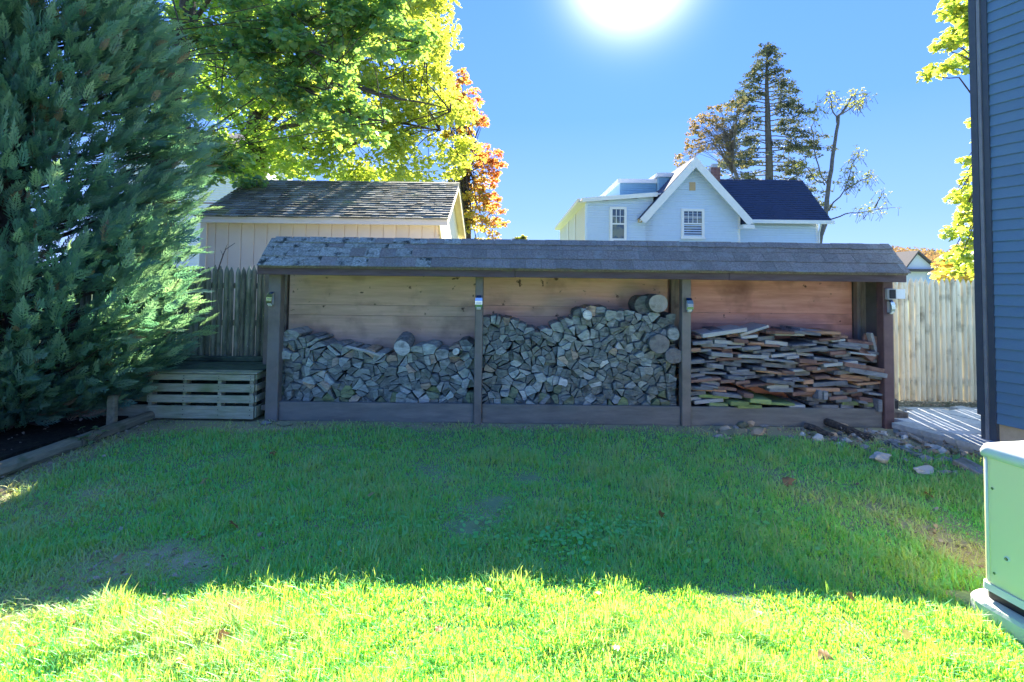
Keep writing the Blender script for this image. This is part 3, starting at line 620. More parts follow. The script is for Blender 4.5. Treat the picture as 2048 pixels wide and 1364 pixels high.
def plank(px0, py0, px1, py1, th, m, label, yf=5.66, dp=.4):
    a = P(px0, py0, yf); b = P(px1, py1, yf); d = (b - a); l = d.length; ang = math.atan2(d.z, d.x); mb = MB().box(a.x, a.x + l, yf, yf + dp, a.z - th, a.z, .003); mb.rot(-ang, 'Y', (a.x, yf, a.z)); obj('plank', mb, m, label=label, cat='plank')
plank(1405, 668, 1494, 655, .045, 'bd_pale', 'long pale plank tipped up at the top left of the board stack', 5.64)
plank(1480, 668, 1537, 650, .03, 'bd_pale', 'light plank slanting up steeply, highest in the board stack', 5.70)
plank(1610, 662, 1682, 663, .035, 'bd_orange', 'fresh pinkish board lying flat on the top of the stack', 5.68)
plank(1700, 735, 1776, 748, .05, 'bd_grey', 'grey board end sticking out past the red post', 5.60)
plank(1690, 724, 1770, 738, .045, 'bd_brown', 'brown board sticking out above the grey one beside the red post', 5.63)
plank(1724, 694, 1752, 716, .06, 'bd_brown', 'brown plank tipped steeply down near the right end of the stack', 5.66)
a = P(1733, 668, 5.85); mb = MB().box(a.x - .02, a.x + .24, 5.85, 5.88, a.z - .25, a.z + .0, .003); mb.rot(.22, 'Y', (a.x, 5.86, a.z)); obj('plank', mb, 'bd_brown', label='wide red-brown board standing on end behind the right side of the stack', cat='plank')
a = P(1741, 667, 5.74); mb = MB().box(a.x, a.x + .03, 5.74, 5.82, a.z - .22, a.z, .003); mb.rot(-.25, 'Y', (a.x, 5.74, a.z)); obj('plank', mb, 'bd_pale', label='narrow pale strip leaning upright at the right end of the stack', cat='plank')
for (px, py, hh) in ((1637, 781, .10), (1648, 783, .09), (1757, 800, .13)):
    a = P(px, py, 5.62); obj('plank', MB().box(a.x, a.x + .045, 5.62, 6.0, a.z - hh, a.z, .004), 'bd_grey', label={1637: 'left one of two short boards stood on edge low in the stack', 1648: 'right one of two short boards stood on edge low in the stack', 1757: 'grey board stood on edge at the bottom right corner of the stack'}[px], cat='plank')
# ------------------------------------------------------------------ fences
def picket_mesh(w, h, pt, jag):
    r = w / 2; cs = [(-r, .012), (-r, .0), (-r * .62, -.022), (0, -.031), (r * .62, -.022), (r, 0), (r, .012)]; n = len(cs); vs = []
    lv = [(0, 1), (h * .25, 1 + U(-.03, .02)), (h * .5, 1 + U(-.03, .02)), (h * .75, 1 + U(-.03, .02)), (h - pt, 1), (h - pt * .6, .86), (h - pt * .25, .48), (h, .1)]
    bend = [U(-jag, jag) for _ in lv]
    for (z, s), b in zip(lv, bend):
        for x, y in cs: vs.append((x * s + (b if z < h - pt else bend[4] * .5), y * (s if s < .9 else 1), z))
    fs = [(l * n + i, l * n + (i + 1) % n, l * n + n + (i + 1) % n, l * n + n + i) for l in range(len(lv) - 1) for i in range(n)] + [tuple(range(n - 1, -1, -1)), tuple((len(lv) - 1) * n + i for i in range(n))]
    me = bpy.data.meshes.new('picket'); me.from_pydata(vs, [], fs); return me
def fence(xa, xb, Y, z0, h, m, label, pitch, pt, gaps, tilt=.006):
    t = thing('picket_fence', label, 'fence', ((xa + xb) / 2, Y, z0))
    ms = [picket_mesh(pitch * .965, h, pt, .004) for _ in range(7)]
    for q in ms: q.materials.append(MT[m])
    x = xa
    while x < xb:
        o = link('picket', random.choice(ms), (x, Y + U(-.004, .004), z0 + U(-.012, .02)), t); o.rotation_euler = (0, U(-tilt, tilt), 0); o.scale = (U(.9, 1.0), 1, 1)
        x += pitch + (U(.008, .014) if random.random() < gaps else 0)
    for zr in (.28, .95, h - .28): obj('rail', MB().box(xa - .05, xb + .05, Y + .013, Y + .05, z0 + zr, z0 + zr + .07, .005), 'grey_timber', t)
    return t
YFN = 6.6
fence(-7.4, -2.62, YFN - .1, .0, 1.70, 'picket_l', 'tall dark weathered stockade fence with pointed pickets behind the pallet bench', .0705, .11, .02)
fr = fence(4.52, 8.0, YFN, .03, 1.62, 'picket_r', 'pale silvery stockade fence behind the raised patio at the right', .0665, .10, .22)
obj('bottom_board', MB().box(4.4, 8.0, YFN - .09, YFN - .05, .0, .10, .006), 'timber_log', fr)
a = P(1793, 815, 6.05); obj('utility_box', MB().box(a.x - .05, a.x + .04, 6.05, 6.17, .10, .23, .02), 'dark', label='small black plastic box on the patio corner behind the red post', cat='utility box')
# ------------------------------------------------------------------ pallet bench
pal = thing('pallet_bench', 'low bench of weathered slatted pallets topped with mossy boards below the dark fence', 'bench', (-3.6, 6, 0))
YP = 5.62
def zpx(py, px=450): return P(px, py, YP).z
xr_ = P(507, 800, YP).x; xm = P(293, 800, YP).x; xle = P(236, 800, YP).x
for (ya, yb) in ((749, 761.5), (768.5, 784), (791, 806.5), (812.5, 838)):
    z1, z0 = zpx(ya), zpx(yb)
    obj('slat', MB().box(xm, xr_, YP, YP + .018, z0 + U(-.003, .003), z1, .003), 'pallet', pal)
    mb = MB().box(-4.75, xm - .012, YP + .04, YP + .058, z0 + U(-.004, .01), z1 - .004, .003); obj('slat', mb, 'pallet', pal)
    mb = MB().box(xr_ - .018 + .02, xr_ + .02, YP + .02, YP + .85, z0 + .01, z1 - .004, .003); obj('slat', mb, 'pallet', pal)
zt = zpx(748)
for px in (297, 366, 436, 500):
    x = P(px, 800, YP).x; obj('stringer', MB().box(x - .02, x + .02, YP + .02, YP + .11, .03, zt - .002, .003), 'pallet', pal)
    nb = MB()
    for (ya, yb) in ((749, 761.5), (768.5, 784), (791, 806.5), (812.5, 838)):
        for f in (.3, .72): z = zpx(yb) + (zpx(ya) - zpx(yb)) * f; nb.tube([(x + U(-.004, .004), YP - .001, z), (x, YP + .002, z)], [.0055, .0055], 6)
    obj('nail_heads', nb, 'dark', pal)
for x in (-4.6, -4.3): obj('stringer', MB().box(x - .02, x + .02, YP + .06, YP + .15, .03, zt - .002, .003), 'pallet', pal)
for i in range(5):
    y0_ = YP - .015 + i * .155; obj('top_board', MB().box(-4.85, xr_ + .035 - .02 * (i % 2), y0_, y0_ + .15, zt + U(0, .003), zt + .02, .004), 'pallet_top' if i else 'pallet', pal)
obj('back_ledge', MB().box(-4.85, xr_ + .02, 6.3, 6.42, zt + .025, zt + .075, .006), 'pallet_top', pal)
obj('back_panel', MB().box(-4.8, xr_ - .02, 6.37, 6.39, .0, zt), 'pallet_top', pal)
# stones seen through the lowest gap
def rock(px, py, wpx, hpx, m, label, name='rock', grp=None, seed=None, z=None, flat=1.0, yaw=0, Yfix=None, catg='rock'):
    base = G(px, py + hpx / 2) if Yfix is None else Vector((P(px, py, Yfix).x, Yfix, 0))
    Y = base.y; w_ = wpx * Y / F / 2; h_ = hpx * Y / F / 2; dpt = (w_ * .8 + h_) * .55 * flat
    me = bmesh_rock(w_, dpt, h_ * 1.05); z_ = gz(base.x, Y) if z is None else z
    o = link(name, me, (base.x, Y + dpt * .4, z_ - h_ * .25), None); me.materials.append(MT[m]); o.rotation_euler = (0, 0, yaw)
    return tag(o, label, catg, grp)
def bmesh_rock(a, b, c):
    import bmesh
    bm = bmesh.new(); bmesh.ops.create_icosphere(bm, subdivisions=3, radius=1.0)
    off = Vector((U(-50, 50), U(-50, 50), U(-50, 50))); pl = [(Vector((U(-1, 1), U(-1, 1), U(-.4, 1))).normalized(), U(.5, .8)) for _ in range(11)]
    for v in bm.verts:
        p = v.co.copy()
        for n_, d in pl:
            k = p.dot(n_)
            if k > d: p -= n_ * (k - d) * .97
        p *= 1 + .16 * mnoise.fractal(p * 1.6 + off, 1, 2, 3); p += p.normalized() * .05 * mnoise.noise(p * 5 + off)
        v.co = Vector((p.x * a, p.y * b, (p.z + .75) * c))
    me = bpy.data.meshes.new('rock'); bm.to_mesh(me); bm.free(); return me
RK = [
 (1432, 856, 14, 12, 'rock_moss', 'small dull round stone nearest the third post in the row under the board bay'), (1452, 855, 26, 17, 'rock_tan', 'yellowish-brown rounded stone in the row under the board bay'),
 (1472, 853, 14, 11, 'rock_grey', 'small grey stone between the yellowish stone and the mossy rock'), (1487, 846, 22, 20, 'rock_moss', 'greenish upright rock leaning on the shed sill'),
 (1503, 845, 22, 18, 'rock_tan', 'pinkish block of stone beside the greenish upright rock'), (1530, 850, 22, 8, 'rock_grey', 'flat grey stone right of the pinkish block'),
 (1470, 862, 62, 16, 'rock_moss', 'long flat mossy stone slab in front of the small stones'), (1520, 862, 42, 16, 'rock_tan', 'rusty brown wedge of stone at the end of the mossy slab'),
 (1440, 870, 30, 10, 'rock_grey', 'low bluish-grey stone in front of the mossy slab'), (1458, 874, 20, 8, 'rock_tan', 'small tan stone sunk in the grass edge'),
 (1681, 848, 46, 17, 'rock_tan', 'big sandy orange rock against the sill near the red post'), (1640, 874, 30, 18, 'rock_pale', 'pale pinkish-grey boulder below the broken branch'),
 (1668, 869, 24, 14, 'rock_tan', 'brown rounded stone right of the pinkish-grey boulder'), (1697, 880, 26, 11, 'rock_pale', 'small whitish stone at the lawn edge below the branch'),
 (1766, 864, 36, 12, 'rock_pale', 'long whitish stone in front of the red post'), (1740, 860, 28, 14, 'rock_grey', 'grey stone left of the long whitish one'),
 (1813, 868, 40, 14, 'rock_grey', 'grey flat stone near the patio corner'), (1812, 873, 22, 9, 'rock_pale', 'small white stone lying on the grey flat one by the patio corner'),
 (1790, 884, 60, 12, 'rock_grey', 'long grey stone slab in the middle of the rubble edge'), (1820, 892, 34, 11, 'rock_pale', 'pale stone in the rubble right of the long grey slab'),
 (1766, 910, 58, 26, 'rock_pale', 'large pale flat slab in the grass in front of the rubble'), (1866, 892, 36, 12, 'rock_pale', 'whitish stone among the dead leaves below the patio blocks'),
 (1886, 901, 26, 16, 'rock_pale', 'rounded pale stone among brown leaves nearest the patio wall'), (1856, 916, 40, 15, 'rock_grey', 'purplish-grey stone in the rubble before the patio wall'),
 (1896, 918, 28, 12, 'rock_grey', 'small bluish stone right of the purplish-grey one'), (1856, 936, 54, 18, 'rock_pale', 'broad pale slab at the grass edge near the generator'),
 (1895, 942, 34, 14, 'rock_grey', 'low grey stone between the broad pale slab and the paver scrap'), (1700, 862, 20, 10, 'rock_grey', 'small grey stone right of the sandy orange rock'),
 (1722, 872, 22, 10, 'rock_pale', 'light chip of stone in the rubble left of the long whitish stone'), (1932, 906, 20, 12, 'rock_tan', 'tan stone chip under the house corner'),
 (566, 846, 36, 12, 'rock_moss', 'mound of grey-brown stone at the foot of the first post'), (530, 844, 28, 9, 'rock_grey', 'low grey stone between the pallet bench and the first post'),
]
for r in RK: rock(*r, yaw=U(-.3, .3))
nr = 0
while nr < 70:
    px, py = U(1410, 1955), U(850, 945); lim0 = 858 if px < 1600 else 858 + max(0, px - 1700) * .20; lim1 = 874 if px < 1600 else 878 + max(0, px - 1640) * .26
    if not lim0 < py < lim1 or (px < 1600 and random.random() < .6): continue
    w_ = U(9, 24); m_ = random.choice(('rock_grey', 'rock_grey', 'rock_pale', 'rock_tan', 'rock_moss')); ad_ = {'rock_grey': 'grey', 'rock_pale': 'pale', 'rock_tan': 'tan', 'rock_moss': 'mossy'}[m_]; wh_ = 'under the board bay' if px < 1640 else ('left of the patio corner' if px < 1790 else 'beside the patio wall')
    rock(px, py, w_, w_ * U(.45, .8), m_, 'small %s rubble stone %s' % (ad_, wh_), grp='small %s rubble stones %s' % (ad_, wh_), yaw=U(-1, 1)); nr += 1
for (px, py) in ((330, 810), (350, 811), (402, 814), (420, 813), (450, 815), (470, 814), (488, 815)):
    rock(px, py, U(20, 32), 20, 'rock_moss', 'rounded stone stored inside the pallet bench behind its lowest gap', grp='stones behind the pallet slats', z=.09 if 0 else .03, Yfix=5.95)
def log_piece(p0, p1, r, m, name, label, catg='log', n=7, seg=7, wob=.12, sag=.02, taper=.8):
    p0, p1 = Vector(p0), Vector(p1); pts = [p0.lerp(p1, i / seg) + Vector((U(-1, 1), U(-1, 1), U(-.5, .5))) * r * (.04 if name == 'edging_log' else .25) for i in range(seg + 1)]
    mb = MB().tube(pts, [r * (1 - (1 - taper) * i / seg) * (1 + U(-.08, .08) * (.25 if name == 'edging_log' else 1)) for i in range(seg + 1)], n, wob); return obj(name, mb, m, label=label, cat=catg, smooth=False)
g1, g2 = G(1622, 846), G(1745, 884); log_piece(g1 + Vector((0, .05, .08)), g2 + Vector((0, 0, .03)), .045, 'bark', 'broken_branch', 'dark broken branch lying on the rubble below the board bay', 'branch')
g1, g2 = G(1612, 858), G(1665, 876); log_piece(g1 + Vector((0, 0, .04)), g2 + Vector((0, 0, .02)), .035, 'bark', 'broken_branch', 'short dark stick against the left end of the long broken branch', 'branch')
g1, g2 = G(1775, 892), G(1845, 918); log_piece(g1 + Vector((0, 0, .03)), g2 + Vector((0, 0, .02)), .03, 'log_dark', 'broken_branch', 'blue-grey rotten branch at the grass edge by the large pale slab', 'branch')
g1, g2 = G(1800, 866), G(1850, 892); log_piece(g1 + Vector((0, 0, .03)), g2 + Vector((0, 0, .02)), .025, 'log_brown', 'broken_branch', 'brown stick in the rubble next to the patio corner', 'branch')
# ------------------------------------------------------------------ patio
ZP = .10
A = G(1783, 845, ZP); B = G(1968, 893, ZP); dAB = (B - A); Lab = dAB.length; ud = dAB / Lab; nd_ = Vector((-ud.y, ud.x, 0))
if nd_.y < 0: nd_ = -nd_
patio = thing('patio', 'raised grey paver patio between the wood shed, the pale fence and the blue house', 'patio', A)
k = 0; x = 0.0
while x < Lab + .7:
    wl = .30; q = [A + ud * (x + .003) - nd_ * .0, A + ud * (x + wl - .003), A + ud * (x + wl - .003) + nd_ * .2, A + ud * (x + .003) + nd_ * .2]
    for zz0, zz1, nm in ((-.06, ZP - .058, 'edge_block'), (ZP - .055, ZP, 'edge_block')):
        sh = -.015 if zz1 < ZP else 0
        obj(nm, MB().prism([Vector((p.x, p.y, zz0)) - nd_ * sh * 1 for p in q], (0, 0, zz1 - zz0)), 'block', patio)
    x += wl
r = .21
while r < 2.2:
    x = -.3 - (int(r / .21) % 2) * .12
    while x < Lab + .9:
        c = A + ud * x + nd_ * r; e = A + ud * (x + .235) + nd_ * (r + .2)
        pts = [A + ud * (x + a_) + nd_ * (r + b_) for a_, b_ in ((.003, .003), (.237, .003), (.237, .203), (.003, .203))]
        if all(4.2 < p.x < 6.3 and p.y < 6.38 for p in pts): obj('paver', MB().prism([Vector((p.x, p.y, .03)) for p in pts], (0, 0, ZP - .032 + U(-.002, .002))), 'paver', patio)
        x += .24
    r += .206
obj('sand_base', MB().prism([Vector((p.x, p.y, .0)) for p in (A + nd_ * .2, A + ud * 2.1 + nd_ * .2, Vector((6.6, 6.5, 0)), Vector((4.3, 6.5, 0)))], (0, 0, .04)), 'block', patio)
c = G(1940, 940); mb = MB()
t = thing('paver_scrap', 'purple-grey slab leaning on the rubble beside the generator', 'paver', c)
mb.box(c.x - .09, c.x + .09, c.y - .10, c.y + .10, c.z + .0, c.z + .05, .006); mb.rot(.3, 'X', c); mb.rot(.5, 'Z', c); obj('slab', mb, 'rock_grey', t)
# ------------------------------------------------------------------ blue house at the right
C0 = Vector((P(1990, 620, 4.9).x, 4.9, 0)); wdir = Vector((.355, -1, 0)).normalized(); wn = Vector((-wdir.y, wdir.x, 0)) * -1
if wn.x > 0: wn = -wn
house = thing('blue_house', 'dark navy vinyl-sided house wall with corner trim and downspout at the right edge', 'house', C0)
def wallpt(s, off, z): p = C0 + wdir * s + wn * off; return Vector((p.x, p.y, z))
zb = P(1985, 847, 4.9).z; ex_ = .1015; n = 0; z = zb; LW = 3.6
while z < 6.6:
    mb = MB(); prf = [(0.0, 0), (.016, .0), (.017, .004), (.003, ex_ + .004), (0, ex_ + .004)]
    jt = random.choice((.35, .62, .9, 1.25, 1.6)) + U(-.04, .04); wv = U(0, .0015)
    obj('siding_board', MB().prism([wallpt(.0, o_ + wv, z + dz) for o_, dz in prf], wdir * jt), 'blue_siding', house)
    mb.prism([wallpt(jt + .002, o_ + .001, z + dz) for o_, dz in prf], wdir * (LW - jt)); obj('siding_board', mb, 'blue_siding', house); z += ex_; n += 1
obj('foundation', MB().prism([wallpt(-.02, -.02, -.3), wallpt(LW, -.02, -.3), wallpt(LW, -.3, -.3), wallpt(-.02, -.3, -.3)], (0, 0, zb + .3)), 'tan', house)
obj('wall_core', MB().prism([wallpt(0, -.002, zb), wallpt(LW, -.002, zb), wallpt(LW, -3, zb), wallpt(0, -3, zb)], (0, 0, 6.6 - zb)), 'blue_siding', house)
def vpost(s0, s1, o0, o1, z0, z1, nm, m): obj(nm, MB().prism([wallpt(s0, o0, z0), wallpt(s1, o0, z0), wallpt(s1, o1, z0), wallpt(s0, o1, z0)], (0, 0, z1 - z0)), m, house)
vpost(-.045, .002, -.03, .03, -.02, 6.6, 'corner_trim', 'blue_trim')
vpost(-.075, -.048, -.01, .045, -.02, 6.6, 'downspout', 'spout')
vpost(-.135, -.078, -.03, .05, zb + .06, 6.6, 'corner_post', 'blue_trim')
vpost(-.115, -.078, -.03, .035, -.02, zb + .055, 'corner_post', 'blue_trim')
obj('roof', MB().prism([wallpt(-.35, .3, 6.6), wallpt(LW, .3, 6.6), wallpt(LW, -3, 8.0), wallpt(-.35, -3, 8.0)], (0, 0, .12)), 'brown_roof', house)
# ------------------------------------------------------------------ generator
gc = G(1968, 1182); gc = Vector((P(1962, 1000, 2.57).x, 2.57, 0)); gd = Vector((.17, -1, 0)).normalized(); gn = Vector((gd.y, -gd.x, 0))  # gn points left towards viewer side
if gn.x > 0: gn = -gn
gen = thing('generator', 'sage green standby generator with pale lid on a composite pad beside the house', 'generator', gc)
def gp(s, o, z): p = gc + gd * s + gn * o; return Vector((p.x, p.y, z))
zgt = P(1962, 903, 2.57).z; zg0 = P(1962, 1170, 2.57).z
LG, DG = .66, 1.2
def rrect(s0, s1, o0, o1, r, z, k=5):
    pts = []
    for cx, cy, a0 in ((s0 + r, o0 - r, 90), (s0 + r, o1 + r, 180), (s1 - r, o1 + r, 270), (s1 - r, o0 - r, 0)):
        for i in range(k + 1): a = math.radians(a0 + 90 * i / k); pts.append(gp(cx + r * math.cos(a), cy + r * math.sin(a), z))
    return pts
def loft(rings, cap=True):
    mb = MB(); n = len(rings[0]); vs = [p for r_ in rings for p in r_]
    fs = [(l * n + i, l * n + n + i, l * n + n + (i + 1) % n, l * n + (i + 1) % n) for l in range(len(rings) - 1) for i in range(n)]
    fs += [tuple(range(n)), tuple(range(len(vs) - 1, len(vs) - n - 1, -1))]; return mb.add(vs, fs)
obj('cabinet', loft([rrect(0, LG, 0, -DG, .03, zg0 + .03), rrect(0, LG, 0, -DG, .03, zgt - .012)]), 'gen_green', gen)
obj('side_panel', loft([rrect(.045, LG - .03, .006, -.02, .002, zg0 + .065, 1), rrect(.045, LG - .03, .006, -.02, .002, zgt - .014, 1)]), 'gen_green', gen)
obj('corner_strip', MB().tube([gp(.03, .003, zg0 + .04), gp(.03, .003, zgt - .015)], [.006, .006], 8), 'gen_lid', gen, smooth=True)
obj('lid', loft([rrect(-.008, LG + .01, .010, -DG - .01, .035, zgt - .014), rrect(-.010, LG + .01, .014, -DG - .01, .04, zgt + .010), rrect(.0, LG, .004, -DG, .045, zgt + .040), rrect(.03, LG - .03, -.03, -DG + .03, .05, zgt + .053), rrect(.14, LG - .12, -.15, -DG + .14, .05, zgt + .066)]), 'gen_lid', gen, smooth=True)
obj('base_skirt', loft([rrect(-.006, LG, .012, -DG, .03, zg0 - .005), rrect(-.004, LG, .010, -DG, .03, zg0 + .028)]), 'gen_lid', gen)
obj('base_rail', loft([rrect(.004, LG, -.004, -DG, .03, zg0 - .045), rrect(.004, LG, -.004, -DG, .03, zg0 - .006)]), 'dark', gen)
obj('pad', loft([rrect(-.06, LG + .2, .075, -DG - .1, .10, -.12), rrect(-.055, LG + .2, .07, -DG - .1, .10, zg0 - .06), rrect(-.045, LG + .2, .06, -DG - .1, .10, zg0 - .046)]), 'pad', gen)
for k_ in range(7):
    zl = zgt - .10 - k_ * .028; obj('louver', loft([rrect(.30, LG - .06, .0085, .003, .002, zl, 1), rrect(.30, LG - .06, .013, .003, .002, zl + .012, 1)]), 'gen_green', gen)
for k_ in range(2): obj('panel_screw', MB().tube([gp(.06, .004, zg0 + .09 + k_ * .40), gp(.06, .011, zg0 + .09 + k_ * .40)], [.007, .006], 10), 'steel', gen)
kz = P(1996, 1108, 2.5).z; ks = .115
kb = MB().tube([gp(ks, .004, kz), gp(ks, .012, kz)], [.0125, .0115], 16); kl = obj('keylock', kb, 'gen_lid', gen)
obj('key_slot', MB().tube([gp(ks, .012, kz), gp(ks, .0135, kz)], [.0075, .007], 12), 'dark', kl)
obj('key_face', MB().tube([gp(ks + .001, .0136, kz - .005), gp(ks, .0142, kz + .005)], [.0014, .0014], 6), 'steel', kl)
# ------------------------------------------------------------------ garden shed
gs = thing('garden_shed', 'beige garden shed with grey shingled gable roof behind the tall dark fence', 'shed', (-3, 9, 0))
YE, YR, YB = 7.9, 9.5, 11.1
eL = P(396, 432, YE); eR = P(893, 441, YE); rg = P(700, 360, YR); zE = (eL.z + eR.z) / 2; zR = P(918, 366, YR).z
xL, xR = eL.x, (eR.x + P(920, 366, YR).x) / 2
wx0, wx1 = P(405, 480, YE + .15).x, P(876, 480, YE + .15).x
# front wall of grooved panels
x = wx0; 
while x < wx1 - .02:
    xe = min(x + .2, wx1); obj('siding_panel', MB().box(x + .004, xe - .004, YE + .15, YE + .165, 0, zE - .02, .003), 'beige', gs); x += .2032
obj('wall', MB().box(wx0 + .01, wx1 - .005, YE + .166, YB - .15, 0, zE - .02), 'beige', gs)
obj('corner_trim', MB().box(wx0 - .03, wx0 + .07, YE + .13, YE + .149, 0, zE - .05, .003), 'beige_trim', gs)
# gable wall right with grooved panels (thin boards along Y)
y = YE + .17
while y < YB - .2:
    ye = min(y + .2, YB - .15); ym = (y + ye) / 2; zt_ = lambda yy: zE - .02 + (zR - zE) * (1 - abs(yy - YR) / (YR - YE))
    obj('siding_panel', MB().prism([Vector((wx1 + .0, y + .003, 0)), Vector((wx1, ye - .003, 0)), Vector((wx1, ye - .003, zt_(ye) - .06)), Vector((wx1, ym, zt_(ym) - .06)), Vector((wx1, y + .003, zt_(y) - .06))], (.016, 0, 0)), 'beige_trim', gs); y += .2032
obj('fascia', MB().box(xL, xR, YE - .02, YE + .0, zE - .09, zE + .0, .004), 'beige_trim', gs)
obj('soffit', MB().box(xL + .01, xR - .01, YE + .001, YE + .15, zE - .045, zE - .03), 'beige_trim', gs)
def rake(x, y0, z0, y1, z1, w_, th, m): 
    d = Vector((0, y1 - y0, z1 - z0)).normalized(); nn = Vector((0, -d.z, d.y)); nn = nn if nn.z > 0 else -nn
    a = Vector((x, y0, z0)); b = Vector((x, y1, z1)); return MB().prism([a, b, b - nn * w_, a - nn * w_], (th, 0, 0))
obj('rake_board', rake(xR - .02, YE, zE + .0, YR, zR, .10, .02, 0), 'beige_trim', gs)
obj('rake_board', rake(xR - .02, YB, zE + .0, YR, zR, .12, .02, 0), 'raw_board', gs)
obj('rake_soffit', MB().prism([Vector((wx1 + .02, YR, zR - .03)), Vector((wx1 + .02, YB, zE - .03)), Vector((wx1 + .02, YB, zE - .05)), Vector((wx1 + .02, YR, zR - .05))], (xR - wx1 - .04, 0, 0)), 'raw_board', gs)
obj('brace', MB().tube([(wx1 + .03, YE + .02, zE - .1), (wx1 + .03, YE + .4, zE - .42)], [.018, .018], 5), 'raw_board', gs)
gdk = MB(); gdk.prism([Vector((xL, YE - .03, zE)), Vector((xL, YR, zR)), Vector((xL, YB, zE)), Vector((xL, YB, zE - .02)), Vector((xL, YR, zR - .025)), Vector((xL, YE - .03, zE - .02))], (xR - xL, 0, 0)); obj('roof_deck', gdk, 'beige_trim', gs)
# shake courses
def shakes():
    V = []; Fc = []; T = []; nC = 17; d = Vector((0, YR - YE + .04, zR - zE)); Ld = d.length; d /= Ld; nn = Vector((0, -d.z, d.y)); p0 = Vector((0, YE - .045, zE)); ex2 = Ld / nC
    for side in (0, 1):
        for c in range(nC):
            x = xL - U(0, .1); t0 = c * ex2; t1 = t0 + ex2 * 1.25
            while x < xR:
                wd = U(.10, .2) if side == 0 else .4; xa_, xb_ = max(x, xL - .02), min(x + wd - .003, xR + .015); x += wd
                if xb_ - xa_ < .01: continue
                t00 = t0 + U(-.008, .008); lo = p0 + d * t00 + nn * (.022 + U(0, .008)); hi = p0 + d * min(t1, Ld) + nn * .006; lo2 = p0 + d * t00 + nn * .001
                q = [lo, hi, lo2]; 
                if side: q = [Vector((0, 2 * YR - p.y, p.z)) for p in q]
                b = len(V); V += [(xa_, q[0].y, q[0].z), (xb_, q[0].y, q[0].z), (xb_, q[1].y, q[1].z), (xa_, q[1].y, q[1].z), (xa_, q[2].y, q[2].z), (xb_, q[2].y, q[2].z)]
                Fc += [(b, b + 1, b + 2, b + 3), (b + 4, b + 5, b + 1, b)]; T += [random.random() ** 2] * 6
    npmesh('shingle_courses', np.array(V), np.array(Fc), np.array(T), 'shed_roof', gs, kind='stuff')
shakes()
obj('ridge_cap', MB().prism([Vector((xL, YR - .1, zR - .035)), Vector((xL, YR, zR + .014)), Vector((xL, YR + .1, zR - .045)), Vector((xL, YR, zR - .02))], (xR - xL, 0, 0)), 'shed_roof', gs)
# dead twig in front of the beige wall
a = P(440, 524, 7.4); tw = MB(); tw.tube([P(436, 540, 7.4), P(446, 510, 7.4), P(451, 499, 7.4), P(470, 486, 7.42)], [.009, .008, .006, .003], 5); tw.tube([P(450, 500, 7.4), P(455, 488, 7.38)], [.005, .002], 4); tw.tube([P(446, 511, 7.4), P(441, 500, 7.4)], [.004, .002], 4)
tw.tube([P(436, 540, 7.4), P(428, 580, 7.4) , Vector((P(425, 600, 7.4).x, 7.4, 0))], [.009, .010, .014], 5)
obj('dead_twig', tw, 'bark', label='bare dead twig sticking up in front of the beige shed wall', cat='twig')
# ------------------------------------------------------------------ neighbour house
YN = 22.0
def lap(xa, xb, Y, z0, ztop, m, parent, step=.105, name='siding'):
    """clapboards facing -Y with top given by ztop(x) (xa..xb sampled)"""
    mb = MB(); z = z0
    zmax = max(ztop(xa + (xb - xa) * i / 40) for i in range(41))
    while z < zmax:
        # extents where the course lies under the top line
        xs = [xa + (xb - xa) * i / 160 for i in range(161)]; ins = [x for x in xs if ztop(x) >= z + step * .5]
        if ins:
            a, b = min(ins), max(ins); mb.add([(a, Y - .06, z), (b, Y - .06, z), (b, Y, z + step), (a, Y, z + step), (a, Y, z), (b, Y, z)], [(0, 1, 2, 3), (4, 5, 1, 0)])
        z += step
    return obj(name, mb, m, parent, kind='stuff')
nh = thing('pale_blue_house', 'pale blue clapboard house with steep white-trimmed gable and navy roof beyond the wood shed', 'house', (P(1400, 480, YN).x, YN, 0))
def N(px, py, Y=YN): return P(px, py, Y)
ap = N(1392, 312, YN - .5); gl_ = N(1280, 436, YN - .5); gr_ = N(1508, 441, YN - .5)
wl_, wr_ = N(1297, 470).x, N(1477, 470).x
def gtop(x):
    s1 = (ap.z - gl_.z) / (ap.x - gl_.x); s2 = (ap.z - gr_.z) / (gr_.x - ap.x); return (ap.z - .15 - s1 * (ap.x - x)) if x < ap.x else (ap.z - .15 - s2 * (x - ap.x))
lap(wl_ - .1, wr_, YN, 0, gtop, 'aqua', nh)
obj('wall', MB().prism([Vector((wl_, YN + .005, 0)), Vector((wr_ - .01, YN + .005, 0)), Vector((wr_ - .01, YN + .005, gtop(wr_) - .02)), Vector((ap.x, YN + .005, ap.z - .17)), Vector((wl_, YN + .005, gtop(wl_) - .02))], (0, 3.5, 0)), 'aqua', nh)
obj('corner_board', MB().box(wr_ - .05, wr_ + .06, YN - .04, YN + .06, 0, gtop(wr_) - .1), 'white', nh)
